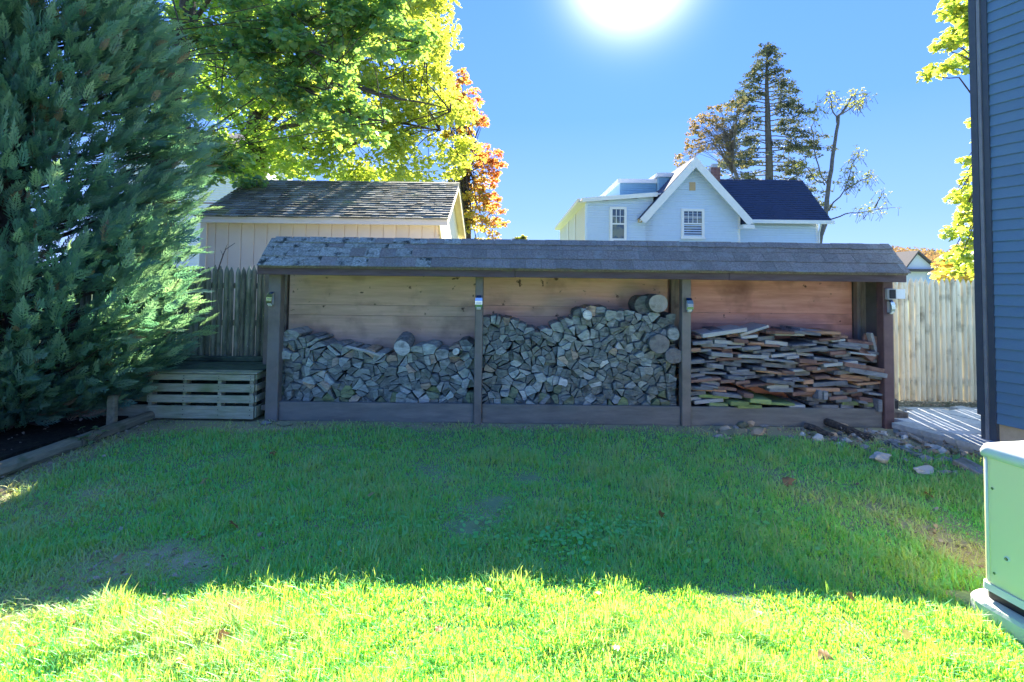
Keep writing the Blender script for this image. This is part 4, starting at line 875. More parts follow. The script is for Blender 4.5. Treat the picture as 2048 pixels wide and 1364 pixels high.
# gable roof slabs and rake boards
def slab(a, b, y0, y1, th, m, nm):
    a, b = Vector((a.x, y0, a.z)), Vector((b.x, y0, b.z)); d = (b - a).normalized(); nn = Vector((-d.z, 0, d.x)); nn = nn if nn.z > 0 else -nn
    return obj(nm, MB().prism([a, b, b - nn * th, a - nn * th], (0, y1 - y0, 0)), m, nh)
slab(ap, gl_, YN - .46, YN + 3.4, .10, 'navy_roof', 'roof'); slab(ap + Vector((0, 0, -.004)), gr_, YN - .457, YN + 3.39, .10, 'navy_roof', 'roof')
lowr = Vector((0, 0, -.03)); slab(ap + lowr, gl_ + lowr, YN - .5, YN - .461, .30, 'white', 'rake_board'); slab(ap + lowr, gr_ + lowr, YN - .503, YN - .464, .30, 'white', 'rake_board')
lw2 = Vector((0, 0, -.12)); slab(ap + lw2, gl_ + lw2, YN - .46, YN - .01, .04, 'white', 'soffit'); slab(ap + lw2, gr_ + lw2, YN - .455, YN - .01, .04, 'white', 'soffit')
obj('eave_return', MB().box(gr_.x - .45, gr_.x + .03, YN - .5, YN - .1, gr_.z - .34, gr_.z - .18), 'white', nh)
obj('eave_end', MB().box(gl_.x - .02, gl_.x + .14, YN - .35, YN - .2, gl_.z - .16, gl_.z - .02), 'vent', nh)
# left flat-roofed part
fl = N(1172, 400); fr_ = N(1312, 390)
def ftop(x): return fl.z + (fr_.z - fl.z) * (x - fl.x) / (fr_.x - fl.x) - .05
lap(fl.x, wl_ + .2, YN + .02, 0, ftop, 'aqua', nh)
obj('wall', MB().box(fl.x + .01, wl_ - .01, YN + .03, YN + 12, 0, fl.z - .1), 'aqua', nh)
obj('corner_board', MB().box(fl.x - .03, fl.x + .08, YN - .02, YN + .08, 0, fl.z - .08), 'aqua', nh)
obj('fascia', MB().prism([Vector((fl.x - .18, YN - .25, fl.z - .12)), Vector((fr_.x, YN - .25, fr_.z - .1)), Vector((fr_.x, YN - .25, fr_.z + .08)), Vector((fl.x - .18, YN - .25, fl.z + .06))], (0, .06, 0)), 'white', nh)
obj('flat_roof', MB().prism([Vector((fl.x - .2, YN - .2, fl.z + .0)), Vector((fr_.x + .5, YN - .2, fr_.z + .02)), Vector((fr_.x + .5, YN - .2, fr_.z + .08)), Vector((fl.x - .2, YN - .2, fl.z + .06))], (0, 12.4, 0)), 'white', nh)
obj('side_soffit', MB().box(fl.x - .30, fl.x - .0, YN - .15, YN + 12, fl.z - .14, fl.z - .06), 'cream', nh)
obj('side_gutter', MB().box(fl.x - .38, fl.x - .28, YN - .15, YN + 12, fl.z - .12, fl.z + .04), 'cream', nh)
# left side wall clapboards
mb = MB(); z = 0
while z < fl.z - .15: mb.add([(fl.x - .02, YN + .08, z), (fl.x - .02, YN + 12, z), (fl.x, YN + 12, z + .105), (fl.x, YN + .08, z + .105)], [(0, 3, 2, 1)]); z += .105
obj('siding', mb, 'cream', nh, kind='stuff')
for yy in (3.5, 6.5): obj('side_trim', MB().box(fl.x - .06, fl.x - .025, YN + yy, YN + yy + .15, 0, fl.z - .15), 'white', nh)
# dormers on the flat roof
def dormer(pxa, pxb, pyt, pyb, Y, dp):
    a, b = N(pxa, pyt, Y), N(pxb, pyb, Y); lap(a.x, b.x, Y, b.z, lambda x: a.z - .1, 'aqua_dark', nh); obj('dormer_wall', MB().box(a.x, b.x, Y + .005, Y + dp, b.z - .3, a.z - .1), 'aqua_dark', nh)
    obj('dormer_trim', MB().box(a.x - .12, b.x + .02, Y - .12, Y + dp, a.z - .12, a.z + .06), 'white', nh)
dormer(1240, 1312, 361, 395, 24.0, 6); dormer(1318, 1350, 349, 392, 23.6, 5)
# right wing
YW = YN + .6
er = N(1664, 444, YW - .3); el_ = N(1500, 438, YW - .3); rr_ = N(1604, 360, YW + 2.4); rl_ = N(1430, 358, YW + 2.4); ez = (er.z + el_.z) / 2; rz = (rr_.z + rl_.z) / 2
lap(wr_ + .06, N(1634, 470, YW).x, YW, 0, lambda x: ez - .1, 'aqua', nh)
obj('wall', MB().box(wr_ + .06, N(1634, 470, YW).x - .01, YW + .005, YW + 5, 0, ez - .1), 'aqua', nh)
obj('corner_board', MB().box(N(1631, 470, YW).x, N(1636, 470, YW).x, YW - .04, YW + .05, 0, ez - .12), 'white', nh)
mb = MB(); E0 = Vector((el_.x, YW - .3, ez)); E1 = Vector((er.x, YW - .3, ez)); R1 = Vector((rr_.x, YW + 2.4, rz)); R0 = Vector((rl_.x - 1, YW + 2.4, rz)); dn = Vector((0, 0, -.12)); B0 = Vector((rl_.x - 1, YW + 5.1, ez)); B1 = Vector((er.x, YW + 5.1, ez))
mb.add([E0 + Vector((-1.4, 0, 0)), E1, R1, R0, B1, B0] + [v + dn for v in (E0 + Vector((-1.4, 0, 0)), E1, R1, R0, B1, B0)], [(0, 1, 2, 3), (3, 2, 4, 5), (6, 9, 8, 7), (9, 11, 10, 8), (0, 6, 7, 1), (1, 7, 8, 2), (2, 8, 10, 4)])
obj('roof', mb, 'navy_roof', nh)
mb = MB(); nC = 22
for i in range(nC):
    t = i / nC; a_ = E0.lerp(R0, t) ; b_ = E1.lerp(R1, t); a2 = E0.lerp(R0, t + .9 / nC); nn = Vector((0, -(rz - ez), 2.7)).normalized() * .03
    x = E0.x - .8 + (R0.x + 1 - E0.x) * t - .15 * (i % 2)
    while x < b_.x:
        xe = min(x + .28, b_.x); h_ = nn * U(.6, 1.3); p = Vector((x, a_.y, a_.z)) + h_; q = Vector((xe, a_.y, a_.z)) + h_; r_ = Vector((xe, a2.y, a2.z)) + nn * .2; s_ = Vector((x, a2.y, a2.z)) + nn * .2
        if xe > x + .05: mb.add([p, q, r_, s_, q - h_, p - h_], [(0, 1, 2, 3), (5, 4, 1, 0)])
        x += .29
obj('shingle_courses', mb, 'navy_roof', nh, kind='stuff')
obj('gutter', MB().box(el_.x - .05, er.x + .05, YW - .42, YW - .3, ez - .14, ez + .01), 'white', nh)
obj('downspout', MB().tube([(N(1630, 450, YW).x + .05, YW - .36, ez - .14), (N(1636, 460, YW).x, YW - .08, ez - .5), (N(1636, 460, YW).x, YW - .08, .2)], [.035] * 3, 6), 'white', nh)
# windows
def window(px0, py0, px1, py1, cols, Y=YN - .02):
    a, b = N(px0, py1, Y), N(px1, py0, Y); x0, x1, z0, z1 = a.x, b.x, a.z, b.z; f = .11; zm = (z0 + z1) / 2
    mb = MB().box(x0, x0 + f, Y - .07, Y + .03, z0, z1).box(x1 - f, x1, Y - .07, Y + .03, z0, z1).box(x0 + f, x1 - f, Y - .07, Y + .03, z1 - f, z1).box(x0 + f, x1 - f, Y - .07, Y + .03, z0, z0 + f).box(x0 + f, x1 - f, Y - .055, Y + .03, zm - .03, zm + .03)
    wd = obj('window', mb, 'white', nh)
    obj('pane', MB().box(x0 + f, x1 - f, Y - .02, Y - .01, z0 + f, zm - .03), 'pane', wd); obj('pane', MB().box(x0 + f, x1 - f, Y - .035, Y - .025, zm + .03, z1 - f), 'pane', wd)
    zc = (zm + .03 + z1 - f) / 2; wi = x1 - x0 - 2 * f
    for i in range(1, cols): x = x0 + f + wi * i / cols; obj('muntin', MB().box(x - .012, x + .012, Y - .047, Y - .036, zm + .03, z1 - f), 'white', wd)
    obj('muntin', MB().box(x0 + f, x1 - f, Y - .050, Y - .0475, zc - .012, zc + .012), 'white', wd)
    obj('sill', MB().box(x0 - .04, x1 + .04, Y - .12, Y - .071, z0 - .03, z0 + .05), 'white', wd)
window(1219, 414, 1253, 482, 3); window(1362, 418, 1408, 477, 4)
a = N(1384, 373); vt = obj('gable_vent', MB().box(a.x - .13, a.x + .13, YN - .06, YN - .025, a.z - .18, a.z + .18), 'vent', nh)
for i in range(6): obj('louver', MB().box(a.x - .10, a.x + .10, YN - .075, YN - .061, a.z - .15 + i * .055, a.z - .12 + i * .055), 'vent', vt)
# chimney with bricks
c = N(1428, 345, 25.0); ch = obj('chimney', MB().box(c.x - .22, c.x + .22, 24.8, 25.2, 4, c.z + .20), 'mortar', nh); zc = c.z - .9; r = 0
while zc < c.z + .18:
    for i in range(3):
        x = c.x - .23 + i * .155 + (.0 if r % 2 else -.0); obj('brick', MB().box(x, x + .145, 24.785, 24.81, zc, zc + .062), 'brick', ch)
    zc += .075; r += 1
obj('cap', MB().box(c.x - .12, c.x + .12, 24.9, 25.1, c.z + .2, c.z + .42), 'greybox', ch)
# ------------------------------------------------------------------ white house behind the maple (left)
YH = 26.0; wh = thing('white_house', 'white sided house wall glimpsed between the maple branches left of the garden shed', 'house', (P(400, 400, YH).x, YH, 0))
a, b = P(250, 380, YH), P(485, 300, YH)
lap(a.x, b.x, YH, 0, lambda x: b.z + .2, 'white', wh, .13); obj('wall', MB().box(a.x, b.x, YH + .01, YH + 6, 0, b.z + .2), 'white', wh)
slabz = b.z + .2; obj('roof', MB().prism([Vector((a.x - .4, YH - .4, slabz)), Vector((a.x - .4, YH + 3, slabz + 1.5)), Vector((a.x - .4, YH + 6.4, slabz)), Vector((a.x - .4, YH + 3, slabz + 1.3))], (b.x - a.x + .8, 0, 0)), 'brown_roof', wh)
obj('trim_board', MB().box(a.x, b.x, YH - .03, YH - .005, P(400, 408, YH).z, P(400, 402, YH).z), 'brick', wh)
# small distant house right
YS = 60.0; sh_ = thing('distant_house', 'small white gabled house with brown roof and chimney far off above the pale fence', 'house', (P(1840, 540, YS).x, YS, 0))
q = lambda x, y, Y=YS: P(x, y, Y)
apx, g0, g1 = q(1832, 503), q(1806, 537), q(1872, 537)
obj('wall', MB().prism([Vector((g0.x, YS, 0)), Vector((g1.x, YS, 0)), Vector((g1.x, YS, g1.z)), Vector((apx.x, YS, apx.z - .15)), Vector((g0.x, YS, g0.z))], (0, 7, 0)), 'white', sh_)
for (A_, B_) in ((apx, g0), (apx, g1)):
    d = (B_ - A_).normalized(); e = B_ + d * .5; obj('roof', MB().prism([Vector((A_.x, YS - .4, A_.z + .1)), Vector((e.x, YS - .4, e.z + .1)), Vector((e.x, YS - .4, e.z - .15)), Vector((A_.x, YS - .4, A_.z - .15))], (0, 8, 0)), 'brown_roof', sh_)
obj('pent_roof', MB().box(g0.x - .3, g1.x + .5, YS - .7, YS - .02, g0.z - .35, g0.z - .05), 'brown_roof', sh_)
w2a, w2b = q(1872, 545), q(1900, 545); zt2 = q(1880, 508).z
obj('side_wing', MB().box(g1.x, w2b.x, YS + 2, YS + 8, 0, g1.z - .3), 'white', sh_)
obj('roof', MB().prism([Vector((apx.x, YS + 1.5, g1.z - .2)), Vector((apx.x, YS + 5, zt2)), Vector((apx.x, YS + 8.5, g1.z - .2))], (w2b.x - apx.x + .4, 0, 0)), 'brown_roof', sh_)
c = q(1861, 505); obj('chimney', MB().box(c.x - .35, c.x + .35, YS + 4.2, YS + 4.9, zt2 - 1, q(1861, 499).z), 'brick', sh_)
wn_ = obj('window', MB().box(q(1853, 545).x, q(1866, 545).x, YS - .05, YS - .01, q(1, 560).z, g0.z - .5), 'aqua', sh_)
c = q(1747, 492, 90); fh = thing('far_roof', 'tiny brown rooftop with a chimney showing over the wood shed roof before the hills', 'house', (c.x, 90, 0))
obj('wall', MB().box(c.x - 2.6, c.x + 2.6, 90, 96, 0, c.z - 1.2), 'white', fh)
obj('roof', MB().prism([Vector((c.x - 3, 89.6, c.z - 1.2)), Vector((c.x - 3, 93, c.z + .1)), Vector((c.x - 3, 96.4, c.z - 1.2))], (6, 0, 0)), 'brown_roof', fh); obj('chimney', MB().box(c.x - .3, c.x + .5, 92, 92.8, c.z - .8, c.z + .5), 'brick', fh)
# ------------------------------------------------------------------ hills
def hills():
    xs = np.linspace(-200, 1300, 90); V = []; 
    rows = [(300, 0), (380, .45), (460, .8), (560, 1.0), (700, .6)]
    for Y, f in rows:
        for x in xs: V.append((x, Y, -2 + f * (34 + 7 * fbm(x * .004, 1) + 3 * fbm(x * .02, 5))))
    nx = len(xs); Fc = np.array([(j * nx + i, j * nx + i + 1, j * nx + nx + i + 1, j * nx + nx + i) for j in range(len(rows) - 1) for i in range(nx - 1)])
    npmesh('hills', np.array(V), Fc, None, 'hill', kind='structure')
    N_ = 60000; X = rng.uniform(60, 900, N_); t = rng.random(N_); Y = 300 + 262 * t
    cell = np.floor(X / 9) * 31 + np.floor(Y / 14) * 17; hsh = np.abs(np.sin(cell * 12.9898) * 43758.5453) % 1; h2 = np.abs(np.sin(cell * 78.233) * 12543.123) % 1
    gh = np.interp(Y, [300, 380, 460, 560], [0, .45, .8, 1]); zz_ = -2 + gh * (34 + 7 * np.array([fbm(x * .004, 1) for x in X]) + 0) + rng.random(N_) * (4 + 5 * hsh)
    loc = np.stack([X, Y, zz_], 1); d = rng.normal(size=(N_, 3)); A_ = frames(d, np.tile([0, 0, 1.], (N_, 1)), rng.uniform(0, 6, N_)) * rng.uniform(1.2, 2.6, N_)[:, None, None]
    TV = np.array([(0, -.5, 0), (1, 0, 0), (0, .5, 0)]); npmesh('far_woods', *scatter(TV, np.array([(0, 1, 2)]), A_, loc, np.clip(h2 * 1.1 + rng.normal(0, .1, N_), 0, 1)), 'hill_tree', kind='stuff', label='autumn coloured woods covering the distant hill', cat='woods')
hills()
# ------------------------------------------------------------------ trees
def limb(mb, pts, r0_, r1_, n=6, jit=.0):
    pts = [Vector(p) for p in pts]; out_ = []
    for i in range(len(pts) - 1):
        for k in range(3):
            p = pts[i].lerp(pts[i + 1], k / 3); out_.append(p + Vector((U(-jit, jit), U(-jit, jit), U(-jit, jit))))
    out_.append(pts[-1]); m = len(out_); mb.tube(out_, [r0_ + (r1_ - r0_) * (i / (m - 1)) ** .8 for i in range(m)], n, .06); return mb
def tree(name, label, catg, base, trunk, twigs, leafparts, lm, bark='bark', group=None):
    t = thing(name, label, catg, base, group); 
    obj('trunk', trunk, bark, t, smooth=True)
    if twigs and twigs.f: obj('limbs', twigs, bark, t, smooth=True)
    npmesh('crown', *cat_(leafparts), lm, t, kind='stuff')
    return t
cat_ = cat
def inpoly(x, y, poly):
    c = False; j = len(poly) - 1
    for i in range(len(poly)):
        if (poly[i][1] > y) != (poly[j][1] > y) and x < (poly[j][0] - poly[i][0]) * (y - poly[i][1]) / (poly[j][1] - poly[i][1]) + poly[i][0]: c = not c
        j = i
    return c
def fill(poly, n, Y0, Y1, r=(.25, .5), minz=None):
    """branch tips inside an outline seen from the lawn, spread through real depth"""
    xs = [p[0] for p in poly]; ys = [p[1] for p in poly]; o = []
    while len(o) < n:
        x, y = U(min(xs), max(xs)), U(min(ys), max(ys))
        if inpoly(x, y, poly): o.append((P(x, y, U(Y0, Y1)), U(*r)))
    return o
PM = lambda x, y, Y: P(x, y, Y * 1.42)
# big maple behind the garden shed
mp_base = Vector((PM(506, 345, 12).x, 17.04, 0)); tk = MB(); tw = MB()
limb(tk, [mp_base, PM(507, 420, 12), PM(506, 345, 12), PM(512, 285, 12), PM(520, 220, 12)], .55, .3, 10, .02)
forks = [[PM(512, 290, 12), PM(600, 180, 11.5), PM(700, 110, 11), PM(800, 40, 10.8)], [PM(515, 270, 12), PM(620, 240, 11), PM(740, 170, 10.5), PM(850, 120, 10)], [PM(520, 220, 12), PM(560, 80, 12), PM(620, -80, 12), PM(700, -260, 12)],
         [PM(520, 220, 12), PM(480, 60, 12.5), PM(440, -120, 12.5), PM(430, -300, 12.5)], [PM(512, 290, 12), PM(640, 300, 11), PM(760, 280, 10.5), PM(880, 260, 10.4)], [PM(512, 300, 12), PM(440, 200, 11), PM(360, 120, 10), PM(300, 40, 9)],
         [PM(600, 180, 11.5), PM(700, 170, 10), PM(800, 200, 9.6), PM(900, 220, 9.6)]]
for f in forks: limb(tw, f, .11, .008, 6, .07)
crown1 = [(330, -60), (885, -60), (895, 30), (905, 100), (880, 130), (900, 190), (955, 225), (950, 270), (925, 330), (890, 362), (800, 366), (700, 370), (600, 366), (520, 362), (470, 355), (400, 340), (380, 240), (360, 100)]
def tf_gold_backlit(loc):  # gold varies at random; back-lit right and shaded left are put into the tint
    px = loc[:, 0] / loc[:, 1] * F + 1024; return np.clip(rng.random(len(loc)) * .55 + (px - 600) / 760, 0, 1)
cl = fill(crown1, 460, 14, 18.5, (.32, .7)); 
for p, r_ in cl[:110]:
    q_ = random.choice(forks); q_ = q_[random.choice((1, 2, 3))]
    limb(tw, [q_, (q_ + p) / 2 + Vector((U(-.2, .2), U(-.2, .2), U(0, .25))), p], .022, .006, 4, .03)
lp = [leaves([c_ for c_, _ in cl], [r_ for _, r_ in cl], [int(82 * (r_ / .52) ** 2) for _, r_ in cl], .15, .55, tf_gold_backlit)]
# crown above the frame
up_ = [(Vector((U(-10, -2.6), U(14, 19), U(10.4, 14))), U(.6, 1.1)) for _ in range(40)]
lp.append(leaves([c_ for c_, _ in up_], [r_ for _, r_ in up_], 130, .2, .6, tf_gold_backlit))
tree('maple_tree', 'large yellow-green maple with spreading crown behind the beige garden shed', 'tree', mp_base, tk, tw, lp, 'maple_gold')
# nearer green maple whose boughs hang over, trunk between cypress and maple
b2 = Vector((P(330, 300, 9.6).x, 9.6, 0)); tk = MB(); tw = MB()
limb(tk, [b2, P(322, 330, 9.6), P(335, 230, 9.6), P(352, 150, 9.6), P(372, 60, 9.6), P(385, -60, 9.6)], .24, .13, 9, .02)
br = [[P(352, 100, 9.6), P(430, 68, 9.2), P(500, 64, 8.8), P(560, 60, 8.4), P(640, 95, 8.2)], [P(352, 90, 9.6), P(450, 90, 9), P(540, 85, 8.6), P(610, 100, 8.2), P(675, 125, 8)], [P(450, 92, 9), P(520, 120, 8.6), P(590, 165, 8.4), P(650, 180, 8.2)],
      [P(372, 60, 9.6), P(450, -40, 9), P(560, -80, 8.5), P(680, -40, 8.2), P(740, 30, 8)], [P(640, 50, 8.6), P(700, 45, 8.4), P(730, 38, 8.2), P(790, 75, 8.0), P(840, 90, 8.0)], [P(560, 60, 8.4), P(600, 10, 8.3), P(640, -50, 8.2)],
      [P(335, 230, 9.6), P(400, 270, 9.2), P(440, 320, 8.8), P(470, 345, 8.6)], [P(590, 165, 8.4), P(650, 200, 8.2), P(700, 230, 8.1), P(770, 242, 8.0)], [P(345, 180, 9.6), P(300, 120, 8.6), P(250, 70, 7.8), P(200, 20, 7.4)]]
for f in br: limb(tw, f, .05, .014, 6, .02)
limb(tw, [P(345, -5, 7.4), P(360, 55, 7.4), P(385, 100, 7.45)], .014, .006, 5, .005)
ctrs = []
for f in br:
    for i in range(len(f) - 1):
        for _ in range(6): t = random.random(); ctrs.append((Vector(f[i]).lerp(Vector(f[i + 1]), t) + Vector((U(-.35, .35), U(-.4, .4), U(-.35, .2))), U(.14, .3)))
cl = fill([(370, -40), (870, -40), (830, 60), (760, 110), (690, 130), (700, 210), (640, 250), (560, 240), (470, 300), (440, 380), (400, 370), (370, 200)], 42, 7.8, 9.3, (.14, .3)) + fill([(640, -60), (880, -60), (840, 80), (700, 60)], 26, 7.8, 8.6, (.14, .3)) + fill([(395, 285), (465, 300), (462, 345), (410, 385)], 8, 8.2, 8.8, (.1, .18))
for p, r_ in cl: q_ = random.choice(random.choice(br)); limb(tw, [q_, p.lerp(q_, .5) + Vector((0, 0, U(0, .12))), p], .012, .004, 4, .02)
ctrs += cl
lp = [leaves([c_ for c_, _ in ctrs], [r_ for _, r_ in ctrs], [int(70 * (r_ / .25) ** 2) for _, r_ in ctrs], .115, .5, lambda l: rng.random(len(l)) ** 3 * .9)]
up_ = [(Vector((U(-6.5, -2.5), U(7.2, 9.5), U(6.4, 9.5))), U(.3, .6)) for _ in range(30)]
lp.append(leaves([c_ for c_, _ in up_], [r_ for _, r_ in up_], 80, .15, .6))
tree('maple_tree', 'green maple with dark leaning trunk and long drooping boughs beside the cypress', 'tree', b2, tk, tw, lp, 'green_leaf_near')
# orange tree
b3 = Vector((P(935, 480, 21).x, 21, 0)); tk = MB(); tw = MB(); limb(tk, [b3, P(935, 400, 21), P(925, 280, 21), P(915, 180, 21)], .2, .05, 7, .04)
cl = fill([(870, 140), (925, 140), (950, 170), (970, 200), (968, 250), (985, 290), (1008, 310), (1005, 350), (1000, 390), (1012, 440), (1010, 470), (990, 500), (900, 510), (890, 300)], 230, 19.8, 22.5, (.14, .34))
for p, r_ in cl[:110]: limb(tw, [P(925, U(220, 460), 21), p.lerp(P(925, 350, 21), .4), p], .03, .008, 4, .04)
def tf_or(loc):
    py = CY - (loc[:, 2] - 1.57) / loc[:, 1] * F; px = loc[:, 0] / loc[:, 1] * F + 1024
    return np.clip(.30 + (px - 940) / 110 + (330 - py) / 420 + rng.normal(0, .22, len(loc)), 0, 1)
tree('maple_tree', 'orange and red autumn maple showing past the right end of the beige garden shed', 'tree', b3, tk, tw, [leaves([c_ for c_, _ in cl], [r_ for _, r_ in cl], 34, .15, .6, tf_or)], 'orange_leaf')
# small top over the shed roof
c = P(1040, 475, 19); cl = [(c + Vector((U(-.22, .22), U(-.3, .3), U(-.22, .02))), .12) for _ in range(7)]; tk = MB(); limb(tk, [Vector((c.x, 19, 0)), c], .05, .015, 5, .02)
tree('young_tree', 'tip of a small green tree just above the wood shed roof', 'tree', (c.x, 19, 0), tk, None, [leaves([a_ for a_, _ in cl], [r_ for _, r_ in cl], 30, .12)], 'sparse_leaf')
# right hand maple behind the blue house
b4 = Vector((P(2030, 300, 10).x, 10, 0)); tk = MB(); tw = MB(); limb(tk, [b4, P(2040, 400, 10), P(2050, 100, 10), P(2060, -200, 10)], .3, .15, 8, .03)
rp = [[(1895, -40), (1990, -40), (1990, 120), (1945, 135), (1905, 140), (1862, 155), (1846, 140), (1885, 120), (1868, 75), (1895, 50), (1885, 20)], [(1948, 230), (1990, 220), (1990, 400), (1940, 395), (1925, 350), (1930, 310), (1945, 290)], [(1900, 385), (1945, 370), (1990, 370), (1990, 560), (1905, 552), (1890, 540), (1900, 470), (1920, 440)]]
cl = fill(rp[0], 34, 8.6, 11, (.12, .25)) + fill(rp[1], 14, 8.6, 11, (.1, .2)) + fill(rp[2], 40, 9, 11.5, (.12, .25)) + fill([(1885, 380), (1945, 360), (1945, 400), (1900, 395)], 5, 9, 10, (.08, .12))
for p, r_ in cl: limb(tw, [P(2045, U(-100, 480), 10), p.lerp(P(2045, 200, 10), .35) + Vector((0, 0, .1)), p], .03, .006, 4, .03)
tree('maple_tree', 'sunlit yellow-green maple branches reaching past the corner of the blue house', 'tree', b4, tk, tw, [leaves([c_ for c_, _ in cl], [r_ for _, r_ in cl], [int(60 * (r_ / .2) ** 2) for _, r_ in cl], .115, .55, lambda l: rng.random(len(l)) ** .9)], 'maple_gold')
# conifer behind the neighbour house
YC = 34.0; b5 = Vector((P(1533, 400, YC).x, YC, 0)); tk = MB(); tw = MB(); limb(tk, [b5, P(1538, 380, YC), P(1535, 250, YC), P(1533, 150, YC), P(1536, 84, YC)], .38, .04, 7, .04)
lc = []; y = 100.0
while y < 385:
    sp = 8 + (y - 95) * .58 if y < 290 else 116
    for s in (-1, 1):
        l_ = sp * U(.6, 1.15); p0 = P(1534, y, YC); p1 = P(1534 + s * l_, y + l_ * U(-.05, .32), YC + U(-2, 2)); mid = p0.lerp(p1, .5) + Vector((0, 0, .3)); limb(tw, [p0, mid, p1], .045, .012, 4, .05)
        for k_ in range(int(3 + l_ / 7)): t = U(.25, 1.05); c_ = (p0.lerp(mid, t * 2) if t < .5 else mid.lerp(p1, t * 2 - 1)); lc.append((c_ + Vector((U(-.2, .2), U(-.5, .5), U(-.25, .12))), (U(.2, .5), U(.2, .5), U(.06, .16))))
    y += U(6, 11)
for _ in range(40): lc.append((P(1536 + U(-70, 60), U(250, 380), YC + U(-2, 2)), (.3, .3, .14)))
for _ in range(14): lc.append((P(1534 + random.gauss(0, 5), U(84, 140), YC), (.14, .14, .2)))
def tf_con(l): px = l[:, 0] / l[:, 1] * F + 1024; return np.clip((1520 - px) / 150 + rng.normal(.12, .2, len(l)), 0, 1)
tree('conifer_tree', 'tall thin dark conifer with layered drooping branches behind the navy roof', 'tree', b5, tk, tw, [leaves([c_ for c_, _ in lc], [r_ for _, r_ in lc], 26, .13, 1, lambda l: np.clip(rng.normal(.08, .16, len(l)), 0, 1))], 'conifer_dark', 'bark_far')
YD = 30.0; b6 = Vector((P(1490, 400, YD).x, YD, 0)); tk = MB(); tw = MB(); limb(tk, [b6, P(1480, 370, YD), P(1462, 320, YD), P(1452, 270, YD)], .16, .06, 6, .04)
cl = fill([(1345, 322), (1372, 290), (1380, 240), (1410, 215), (1450, 205), (1490, 190), (1500, 215), (1460, 230), (1430, 250), (1405, 270), (1420, 300), (1400, 310), (1360, 335)], 120, YD - 1.5, YD + 1.5, (.1, .26)) + fill([(1430, 230), (1500, 220), (1510, 350), (1440, 350), (1425, 300)], 60, YD - 1.5, YD + 1.5, (.1, .24))
for p, r_ in cl[:140]: limb(tw, [P(1465, U(260, 350), YD), p.lerp(P(1455, 270, YD), .4), p], .018, .005, 4, .05)
tree('autumn_tree', 'rusty brown thin-leaved tree reaching left above the white gable', 'tree', b6, tk, tw, [leaves([c_ for c_, _ in cl], [r_ for _, r_ in cl], 17, .13, .6, tf_con)], 'conifer', 'bark_far')
YT = 27.0; Q = lambda x, y, d=0: P(x, y, YT + d); b7 = Vector((Q(1632, 500).x, YT, 0)); tk = MB(); tw = MB()
limb(tk, [b7, Q(1636, 490), Q(1651, 440), Q(1654, 400), Q(1662, 340), Q(1671, 280), Q(1678, 232), Q(1692, 214)], .17, .06, 7, .03)
lb = [[Q(1655, 372), Q(1640, 345), Q(1630, 300), Q(1624, 255), Q(1632, 220), Q(1636, 190)], [Q(1678, 232), Q(1705, 215), Q(1722, 200), Q(1742, 184)], [Q(1675, 245), Q(1664, 215), Q(1660, 190), Q(1680, 182)], [Q(1653, 440), Q(1690, 428), Q(1720, 424), Q(1760, 416), Q(1800, 416)], [Q(1692, 214), Q(1705, 190), Q(1735, 186)],
      [Q(1652, 370), Q(1630, 360), Q(1612, 335), Q(1600, 315)], [Q(1656, 420), Q(1690, 380), Q(1705, 330), Q(1720, 300)], [Q(1690, 380), Q(1720, 360), Q(1745, 350)], [Q(1750, 416), Q(1762, 395), Q(1768, 380)]]
for f in lb: limb(tw, f, .045, .010, 5, .05)
lc = []
for f, n_ in zip(lb, (22, 34, 28, 26, 28, 24, 60, 34, 9)):
    for _ in range(n_): i = random.randrange(len(f) - 1); i = max(i, len(f) - 3); lc.append((Vector(f[i]).lerp(Vector(f[i + 1]), random.random()) + Vector((U(-.35, .35), U(-.4, .4), U(-.25, .35))), U(.08, .22)))
for p, r_ in lc[:]: limb(tw, [p + Vector((U(-.45, .45), 0, -.45)), p], .012, .004, 3)
tree('slender_tree', 'slender half-bare tree with forked stems right of the navy roof', 'tree', b7, tk, tw, [leaves([c_ for c_, _ in lc], [r_ for _, r_ in lc], 6, .10, .6, lambda l: rng.random(len(l)) * .7)], 'sparse_leaf', 'bark_far')
# trees beyond the fence on the right under the maple
cl = fill([(1890, 495), (1960, 470), (1960, 570), (1880, 575)], 20, 24, 28, (.4, .7)); tk = MB(); b8 = Vector((P(1930, 550, 26).x, 26, 0)); limb(tk, [b8, P(1930, 520, 26)], .15, .05, 6, .03)
tree('autumn_tree', 'soft orange and green tree behind the pale fence next to the small white house', 'tree', b8, tk, None, [leaves([c_ for c_, _ in cl], [r_ for _, r_ in cl], 60, .25, .7, lambda l: rng.random(len(l)) * .6)], 'orange_leaf', 'bark_far')
